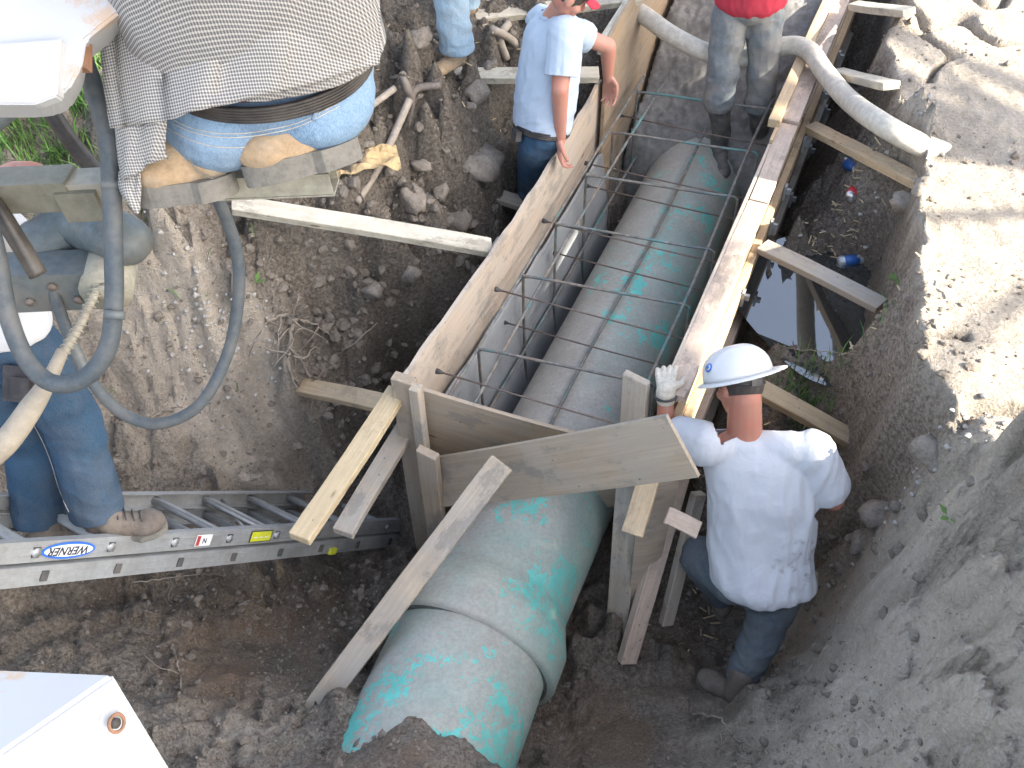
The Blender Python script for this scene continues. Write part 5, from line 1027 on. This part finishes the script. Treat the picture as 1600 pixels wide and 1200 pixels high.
# tools
def tool_path(pts, r): m_ = MB(); m_.tube(smooth_path(pts, 6), r, 10); return m_
sh = empty('shovel', 'shovel with a long grey handle lying on the dirt beside the brown paper bag', 'shovel')
tool_path([gpt(560, 332, .06), gpt(600, 262, .05), gpt(642, 172, .06)], .019).build('handle', M['handle'], sh); tool_path([gpt(640, 174, .06), gpt(655, 160, .08), gpt(690, 150, .06)], .020).build('socket', M['iron'], sh)
pk = empty('pickaxe', 'pickaxe with its rusty curved head beyond the shovel handle', 'pickaxe')
tool_path([gpt(520, 222, .07), gpt(575, 190, .07), gpt(620, 160, .08)], .017).build('handle', M['handle'], pk)
m_ = MB(); c = gpt(640, 165, .09); m_.tube(smooth_path([gpt(612, 142, .07), gpt(632, 150, .1), c, gpt(648, 185, .1), gpt(640, 215, .05)], 6), [.010]*4+list(np.linspace(.012, .022, 8))+list(np.linspace(.022, .006, 13)), 8); m_.build('pick_head', M['iron'], pk)
m_ = MB(); m_.tube(smooth_path([gpt(770, 60, .05), gpt(800, 78, .06), gpt(828, 108, .05)], 6), .022, 8); tag(m_.build('scrap_pipe', M['handle']), 'grey pipe offcut on the dirt behind the polo shirt man', 'pipe offcut')
m_ = MB(); m_.tube(smooth_path([gpt(795, 50, .05), gpt(782, 75, .06), gpt(792, 105, .05)], 6), .022, 8); tag(m_.build('scrap_pipe', M['handle']), 'bent grey pipe offcut standing between the two pale far braces', 'pipe offcut')
# paper bag
m_ = MB(); o0 = gpt(576, 268, .05); vs = []
for j in range(9):
    for i in range(15):
        u, v = i/14-.5, j/8-.5; p = o0+(np.array([1, .25, 0])*u*.30)+(np.array([-.2, 1, 0])*v*.17); vs.append(p+zv*(.05*noise.noise(Vector((i*.35, j*.45, 3)))+.03*math.cos(u*3)+.004*(j % 2)))
m_.add(vs, [(j*15+i, j*15+i+1, (j+1)*15+i+1, (j+1)*15+i) for j in range(8) for i in range(14)], False); o = m_.build('paper_bag', M['paper']); tag(o, 'crumpled brown paper bag lying by the shovel handle', 'paper bag'); s_ = o.modifiers.new('s', 'SOLIDIFY'); s_.thickness = .004
# rocks
def rock_mesh(name, r, seed, flat=.7, sub=3):
    bm = bmesh.new(); bmesh.ops.create_icosphere(bm, subdivisions=sub, radius=1); rng = random.Random(seed); off = Vector((rng.random()*50, rng.random()*50, 0))
    pl = [Vector((rng.gauss(0, 1), rng.gauss(0, 1), rng.gauss(0, 1))).normalized() for _ in range(9)]
    for v in bm.verts:
        c = v.co.normalized(); k = 1.
        for p in pl:
            d = c.dot(p)
            if d > .62: k = min(k, .62/d)
        k *= 1+.22*noise.noise(c*2.5+off)+.10*noise.noise(c*7+off); v.co = Vector((c.x*k*r, c.y*k*r*.8, c.z*k*r*flat))
    me_ = bpy.data.meshes.new(name); bm.to_mesh(me_); bm.free(); return me_
RK = [(745, 235, .17, 'big angular dark block of earth left of the polo shirt man'), (712, 330, .11, 'angular stone above the long whitewashed brace'), (640, 300, .09, 'rounded clod on the dirt right of the shovel'), (690, 290, .07, 'small clod between the shovel and the dark hole'),
      (655, 250, .07, 'knobbly clod right of the paper bag'), (742, 130, .10, 'flat stone in front of the pale brace behind the polo man'), (655, 45, .09, 'tan stone at the top left of the pale jeans leg'), (765, 95, .07, 'stone between the jeans leg and polo man'),
      (575, 440, .10, 'dark stone embedded in the wall of the black hole'), (640, 420, .09, 'dark clod above the black hole'), (505, 500, .07, 'dark stone in the black hole beside the roots'), (1465, 700, .09, 'pale embedded stone on the right bank near the sunlit edge'),
      (1385, 790, .10, 'rounded clod on the right bank beside the trench'), (1350, 840, .08, 'clod above the low brace end'), (1225, 1010, .08, 'rounded boulder behind the leg of the kneeling man'), (1105, 930, .06, 'small dark stone left of the kneeling man'), (1420, 310, .08, 'clod at the edge of the sunlit bank near the cans'), (1445, 285, .07, 'smaller clod on the sunlit bank'), (700, 378, .07, 'clod under the long whitewashed brace'), (885, 150, .08, 'stone behind the left form wall')]
for i, (px, py, r, lb) in enumerate(RK):
    me_ = rock_mesh('rock', r, i); o = new_obj('rock', me_, M['rock']); p = hit(px, py); o.location = tuple(p-zv*r*.45); o.rotation_euler = (random.random()*.6, random.random()*.6, random.random()*6); tag(o, lb, 'rock', 'rocks and clods in the dirt')
    for p_ in me_.polygons: p_.use_smooth = True
# loose clods and gravel as one mass
m_ = MB(); bases = []
for q in range(10):
    rm = rock_mesh('g', 1, 100+q, .75, 1); bases.append((np.array([v.co[:] for v in rm.vertices]), [tuple(p.vertices) for p in rm.polygons])); bpy.data.meshes.remove(rm)
rng = np.random.default_rng(4); cnt = 0; Vv = []; Ff = []; nb = 0
dn_ = vnoise
N_ = 24000; xs = rng.uniform(-3.2, 3.2, N_*3); ys = rng.uniform(.8, 6.6, N_*3); dens = vnoise(xs, ys, 2.2, 77, 4)
for x, y, k in zip(xs, ys, dens):
    if cnt >= N_: break
    if rng.random() > np.clip((k-.36)*4, .03, 1): continue
    s_ = x*dv[0]+y*dv[1]; n_ = x*nv[0]+y*nv[1]
    if -1.62 < n_ < -.42 and 1.8 < s_: continue
    r = .0035+.012*rng.random()**3 + (.028*rng.random() if rng.random() < .03 else 0)
    if x > 1.2 and y < 2.4: r *= .6
    if x > 1.25 and y < 2.3 and rng.random() < .7: continue
    if n_ > .1 and gz(x, y) > .2 and rng.random() < .85: continue
    bv, bf_ = bases[rng.integers(10)]; a = rng.random()*6.3; ca, sa = math.cos(a), math.sin(a); z_ = gz(x, y)
    P = bv*r; P = np.stack([P[:, 0]*ca-P[:, 1]*sa+x, P[:, 0]*sa+P[:, 1]*ca+y, P[:, 2]+z_+r*.2], -1); Vv.append(P); Ff += [tuple(i+nb for i in f) for f in bf_]; nb += len(P); cnt += 1
big = []
for q in range(12):
    rm = rock_mesh('g', 1, 300+q, .8, 2); big.append((np.array([v.co[:] for v in rm.vertices]), [tuple(p.vertices) for p in rm.polygons])); bpy.data.meshes.remove(rm)
def clod(x, y, r):
    global nb
    bv, bf_ = big[rng.integers(12)]; a = rng.random()*6.3; b = rng.random()*6.3; ca, sa = math.cos(a), math.sin(a); cb, sb = math.cos(b), math.sin(b); z_ = gz(x, y); P = bv*r
    P = np.stack([P[:, 0], P[:, 1]*cb-P[:, 2]*sb, P[:, 1]*sb+P[:, 2]*cb], -1); P = np.stack([P[:, 0]*ca-P[:, 1]*sa+x, P[:, 0]*sa+P[:, 1]*ca+y, P[:, 2]+z_+r*.05], -1); Vv.append(P); Ff.extend([tuple(i+nb for i in f) for f in bf_]); nb += len(P)
for (px, py, sx, k, r0, r1) in ((560, 450, .22, 170, .015, .055), (500, 560, .14, 90, .012, .04), (650, 380, .22, 150, .012, .05), (730, 300, .2, 110, .012, .05), (620, 220, .25, 90, .008, .03), (440, 470, .2, 60, .01, .035), (330, 640, .3, 70, .006, .025), (640, 520, .2, 90, .015, .05),
                                (1380, 560, .12, 50, .01, .03), (1370, 680, .12, 60, .01, .04), (1300, 900, .12, 60, .01, .045), (1230, 1060, .12, 40, .01, .035), (250, 970, .25, 60, .008, .03), (500, 940, .15, 60, .008, .03), (1110, 930, .10, 40, .008, .03), (750, 60, .2, 60, .01, .04), (1300, 330, .12, 40, .006, .02)):
    c = hit(px, py)
    for _ in range(k):
        x, y = c[0]+rng.normal(0, sx), c[1]+rng.normal(0, sx); s_ = x*dv[0]+y*dv[1]; n_ = x*nv[0]+y*nv[1]
        if (-1.66 < n_ < -.34 and s_ > 2.1) or (-1.5 < n_ < -.5 and s_ > .5): continue
        clod(x, y, r0+(r1-r0)*rng.random()**2.5)
me_ = bpy.data.meshes.new('loose_soil'); me_.from_pydata([tuple(p) for p in np.concatenate(Vv)], [], Ff); me_.update(); o = new_obj('loose_soil', me_, None)
def m_gravel():
    N = NT('loose_soil'); v = N.tc.outputs['Object']; c = N.ramp(N.noise(28, 3, .8, v), [(.3, (.10, .083, .066)), (.52, (.20, .172, .142)), (.66, (.30, .27, .23)), (.74, (.42, .39, .34))])
    wt = N.n('ShaderNodeSeparateXYZ'); N.L(v, wt.inputs[0])
    mid = N.ramp(N.noise(6, 8, .7, v, .4), [(.3, (.16, .132, .105)), (.7, (.33, .285, .235))]); c = N.mix(.6, c, mid)
    return N.fin(c, .95, N.bump(N.noise(60, 6, .75, v), 1., .012), spec=.2)
me_.materials.append(m_gravel()); tag(o, 'loose crumbs of soil and gravel scattered over the banks', 'soil', None, 'stuff')
# pale dry clay crumbs on the left slope
m_ = MB(); Vv = []; Ff = []; nb = 0
for (px, py, sp_, k) in ((290, 475, .13, 150), (330, 490, .06, 60), (410, 520, .05, 60), (1470, 690, .09, 70), (1320, 400, .12, 60), (1385, 300, .1, 40)):
    c = hit(px, py)
    for _ in range(k):
        x, y = c[0]+rng.normal(0, sp_), c[1]+rng.normal(0, sp_*.8); r = .006+.016*rng.random()**2; bv, bf_ = bases[rng.integers(10)]; a = rng.random()*6.3; ca, sa = math.cos(a), math.sin(a)
        P = bv*r; P = np.stack([P[:, 0]*ca-P[:, 1]*sa+x, P[:, 0]*sa+P[:, 1]*ca+y, P[:, 2]+gz(x, y)+r*.5], -1); Vv.append(P); Ff += [tuple(i+nb for i in f) for f in bf_]; nb += len(P)
me_ = bpy.data.meshes.new('clay_crumbs'); me_.from_pydata([tuple(p) for p in np.concatenate(Vv)], [], Ff); me_.update(); tag(new_obj('clay_crumbs', me_, M['clay']), 'heaps of pale dry clay crumbs', 'clay', None, 'stuff')
# roots
def root(name, pts, r, lb, br=0, seed=0):
    m_ = MB(); P = smooth_path(pts, 8); rr = random.Random(seed); P = [p+np.array([rr.gauss(0, .004), rr.gauss(0, .004), rr.gauss(0, .004)]) for p in P]; m_.tube(P, list(np.linspace(r, r*.35, len(P))), 6)
    for _ in range(br):
        i = rr.randrange(len(P)-4); q = [P[i]]; d = np.array([rr.gauss(0, .5), rr.gauss(0, .5), rr.gauss(-.4, .5)])
        for _k in range(6): d += np.array([rr.gauss(0, .4), rr.gauss(0, .4), rr.gauss(-.1, .3)]); q.append(q[-1]+unit(d)*.035)
        m_.tube(q, list(np.linspace(r*.5, r*.15, len(q))), 5)
    return tag(m_.build(name, M['root']), lb, 'root')
def off(px, py, k=.06): return gpt(px, py, k)
root('root', [off(420, 515), off(450, 512, .08), off(468, 520, .1), off(500, 530, .1), off(525, 545, .08)], .011, 'pale tangle of roots sticking out of the left bank', 10, 1)
root('root', [off(466, 520, .1), off(462, 560, .12), off(460, 600, .12), off(475, 625, .1)], .012, 'thick pale root hanging down the bank beside the short brace', 8, 2)
root('root', [at(495, 578, -.85), at(540, 545, -.6), at(592, 503, -.5)], .006, 'thin straight root crossing the dark hole', 0, 3)
root('root', [off(455, 560, .08), off(480, 590, .1), off(492, 625, .08), off(490, 650, .05)], .007, 'thin curling root under the tangle', 6, 4)
root('root', [off(240, 655, .02), off(262, 648, .03), off(285, 640, .02)], .009, 'short pale root end near the hose loop', 0, 5)
root('root', [off(270, 1010, .02), off(280, 1040, .03), off(285, 1060, .02), off(283, 1080, .02)], .006, 'small root in the dirt above the white box', 3, 6)
root('root', [off(1080, 1118, .02), off(1120, 1128, .04), off(1150, 1160, .03), off(1200, 1178, .02)], .008, 'thin root curling over the mud at the bottom right', 4, 7)
root('root', [off(1425, 598, .02), off(1440, 580, .03), off(1462, 560, .02)], .004, 'straw on the right bank below the sunlit edge', 0, 8)
root('root', [off(210, 915, .02), off(290, 905, .03), off(360, 900, .02)], .004, 'thin reddish root under the ladder rail', 2, 9)
root('stick', [off(1200, 540, .04), off(1225, 555, .05), off(1345, 560, .03)], .004, 'thin stick beside the puddle', 0, 10)
root('stick', [off(660, 790, .03), off(640, 700, .05)], .004, 'thin twig by the left post', 0, 11)
# grass
def grass(name, cx, cy, sx, sy, n, lb, h=(.06, .16), seed=0, thin=.004):
    rg_ = random.Random(seed); m_ = MB()
    for _ in range(n):
        x, y = cx+rg_.gauss(0, sx), cy+rg_.gauss(0, sy); z_ = gz(x, y)-.005; hh = rg_.uniform(*h); a = rg_.random()*6.3; ln = rg_.uniform(.2, .9)*hh; d = np.array([math.cos(a), math.sin(a), 0]); s_ = np.array([-d[1], d[0], 0])*thin
        p0 = np.array([x, y, z_]); p1 = p0+d*ln*.35+zv*hh*.6; p2 = p0+d*ln+zv*hh*.9
        m_.add([p0-s_, p0+s_, p1+s_*.7, p1-s_*.7, p2], [(0, 1, 2, 3), (3, 2, 4)], True)
    o = m_.build(name, M['grass']); tag(o, lb, 'grass', None, 'stuff'); return o
g = hit(90, 170); grass('grass', g[0]-.25, g[1]+.15, .45, .33, 6500, 'green grass on the bank behind the machine hoses', (.06, .17), 1)
g = hit(1255, 635); grass('grass', g[0], g[1], .09, .08, 260, 'tuft of green grass under the brace behind the hard hat', (.05, .11), 2, .003)
for i, (px, py, lb) in enumerate(((400, 443, 'small green leaf on the slope inside the hose loop'), (1483, 808, 'small green weed on the right bank'), (1400, 440, 'small green weed at the bank edge beside the puddle'), (95, 235, 'pale broad leaf plant in front of the grass'))):
    g = hit(px, py); m_ = MB()
    for k in range(5 if i else 3):
        a = k*1.3+i; d = np.array([math.cos(a), math.sin(a), .35+.2*(k % 2)]); s_ = np.cross(d, zv); L_ = .05 if i < 3 else .11; p = g+zv*.005; w_ = s_*L_*.25
        m_.add([p, p+d*L_*.5+w_, p+d*L_, p+d*L_*.5-w_], [(0, 1, 2, 3)], False)
    tag(m_.build('weed', M['grass']), lb, 'weed')
# straw and chips on the mud near the puddle
m_ = MB(); rg_ = random.Random(5)
for (px, py, sp_, k) in ((1290, 400, .10, 45), (1300, 370, .08, 25), (1330, 600, .15, 25), (1100, 960, .1, 20), (730, 60, .2, 60), (900, 200, .2, 20)):
    c = hit(px, py)
    for _ in range(k):
        x, y = c[0]+rg_.gauss(0, sp_), c[1]+rg_.gauss(0, sp_); a = rg_.random()*6.3; d = np.array([math.cos(a), math.sin(a), rg_.gauss(0, .15)])*rg_.uniform(.01, .035); p = np.array([x, y, gz(x, y)+.008]); s_ = unit(np.cross(d, zv))*.004
        m_.box(p, (np.linalg.norm(d)*2, .007, .003), frame(d))
tag(m_.build('wood_chips', M['lum_gold']), 'wood chips and splinters strewn on the mud', 'wood chips', None, 'stuff')
# ------------------------------------------------------------------ unseen trees added right of the pit, crowns shaped to shade it
def sv(s_, v_, t):      # shade plane coordinates -> world, t metres up the sun ray
    e2 = np.array([-nv[0]*math.sin(SUN_EL), -nv[1]*math.sin(SUN_EL), math.cos(SUN_EL)]); return dv*s_ + e2*v_ + sunv*t
def crown_lo(s_): return float(np.interp(s_, [-2, 2.15, 2.32, 2.5, 2.7, 2.9, 3.6, 4.2, 5, 5.9, 6.5], [-1.6, -1.3, -.6, -.05, .22, .305, .31, .33, .40, .42, .6]))  # lower crown outline fitted to set the shadow edge along the bank
def crown_hi(s_): return float(np.interp(s_, [-2, .4, .75, 1.0, 2.2, 2.8, 5.4, 5.9, 6.5], [2.3, 2.3, 2.6, 2.85, 2.8, 2.4, 2.4, 2.0, 1.2]))
def tree(s0, s1, base_s, lb, seed):
    t = empty('shade_caster_tree', lb, 'tree'); rg_ = random.Random(seed); m_ = MB(); bc = sv(base_s, .9, 10.); g0 = np.array([bc[0], bc[1], .25]); top = sv((s0+s1)/2, 1.6, 10.)
    m_.tube(smooth_path([g0, g0+zv*1.5+np.array([.1, .05, 0]), (g0+top)/2+zv*.8, top], 5), [.26, .24, .22, .2, .19, .18, .16, .15, .14, .13, .12, .11, .10, .08, .05, .03], 12); m_.build('trunk', M['bark'], t)
    m_ = MB(); 
    for k in range(16):
        q = rg_.uniform(s0, s1); v_ = rg_.uniform(max(crown_lo(q), -1)+.2, crown_hi(q)-.2); e_ = sv(q, v_, 10+rg_.uniform(-.5, .5)); b_ = (g0+top)/2+zv*(.5+rg_.random()); m_.tube(smooth_path([b_, (b_+e_)/2+zv*.15, e_], 5), [.06, .055, .05, .045, .04, .035, .03, .025, .02, .015, .01], 6)
    m_.build('limb', M['bark'], t)
    Vv = []; n = int(7500*(s1-s0))
    while len(Vv) < n*4:
        s_ = rg_.uniform(s0, s1); lo, hi = crown_lo(s_), crown_hi(s_); v_ = rg_.uniform(lo-.12, hi+.25); 
        k = noise.noise(Vector((s_*1.3, v_*1.3, 0)))*.22
        if v_ < lo+k*.18 or v_ > hi+k: continue
        if rg_.random() < .97*(s_ > 5.85)*(noise.noise(Vector((s_*3, v_*3, 9))) > -.05): continue
        p = sv(s_, v_, 10+rg_.gauss(0, .55)); a = Vector((rg_.gauss(0, 1), rg_.gauss(0, 1), rg_.gauss(0, 1))).normalized(); b = a.cross(Vector((rg_.random(), rg_.random(), 1))).normalized(); a = np.array(a)*.065; b = np.array(b)*.045
        Vv += [p-a, p+b, p+a, p-b]
    me_ = bpy.data.meshes.new('crown'); me_.from_pydata([tuple(map(float, p)) for p in Vv], [], [(4*i, 4*i+1, 4*i+2, 4*i+3) for i in range(len(Vv)//4)]); me_.update(); new_obj('crown', me_, M['leaf'], t)
tree(-1.2, 2.6, 1.0, 'unseen leafy tree added beyond the right bank to shade the pit, nearer the camera', 1); tree(2.3, 6.5, 4.2, 'unseen leafy tree added beyond the right bank to shade the pit, farther along the trench', 2)
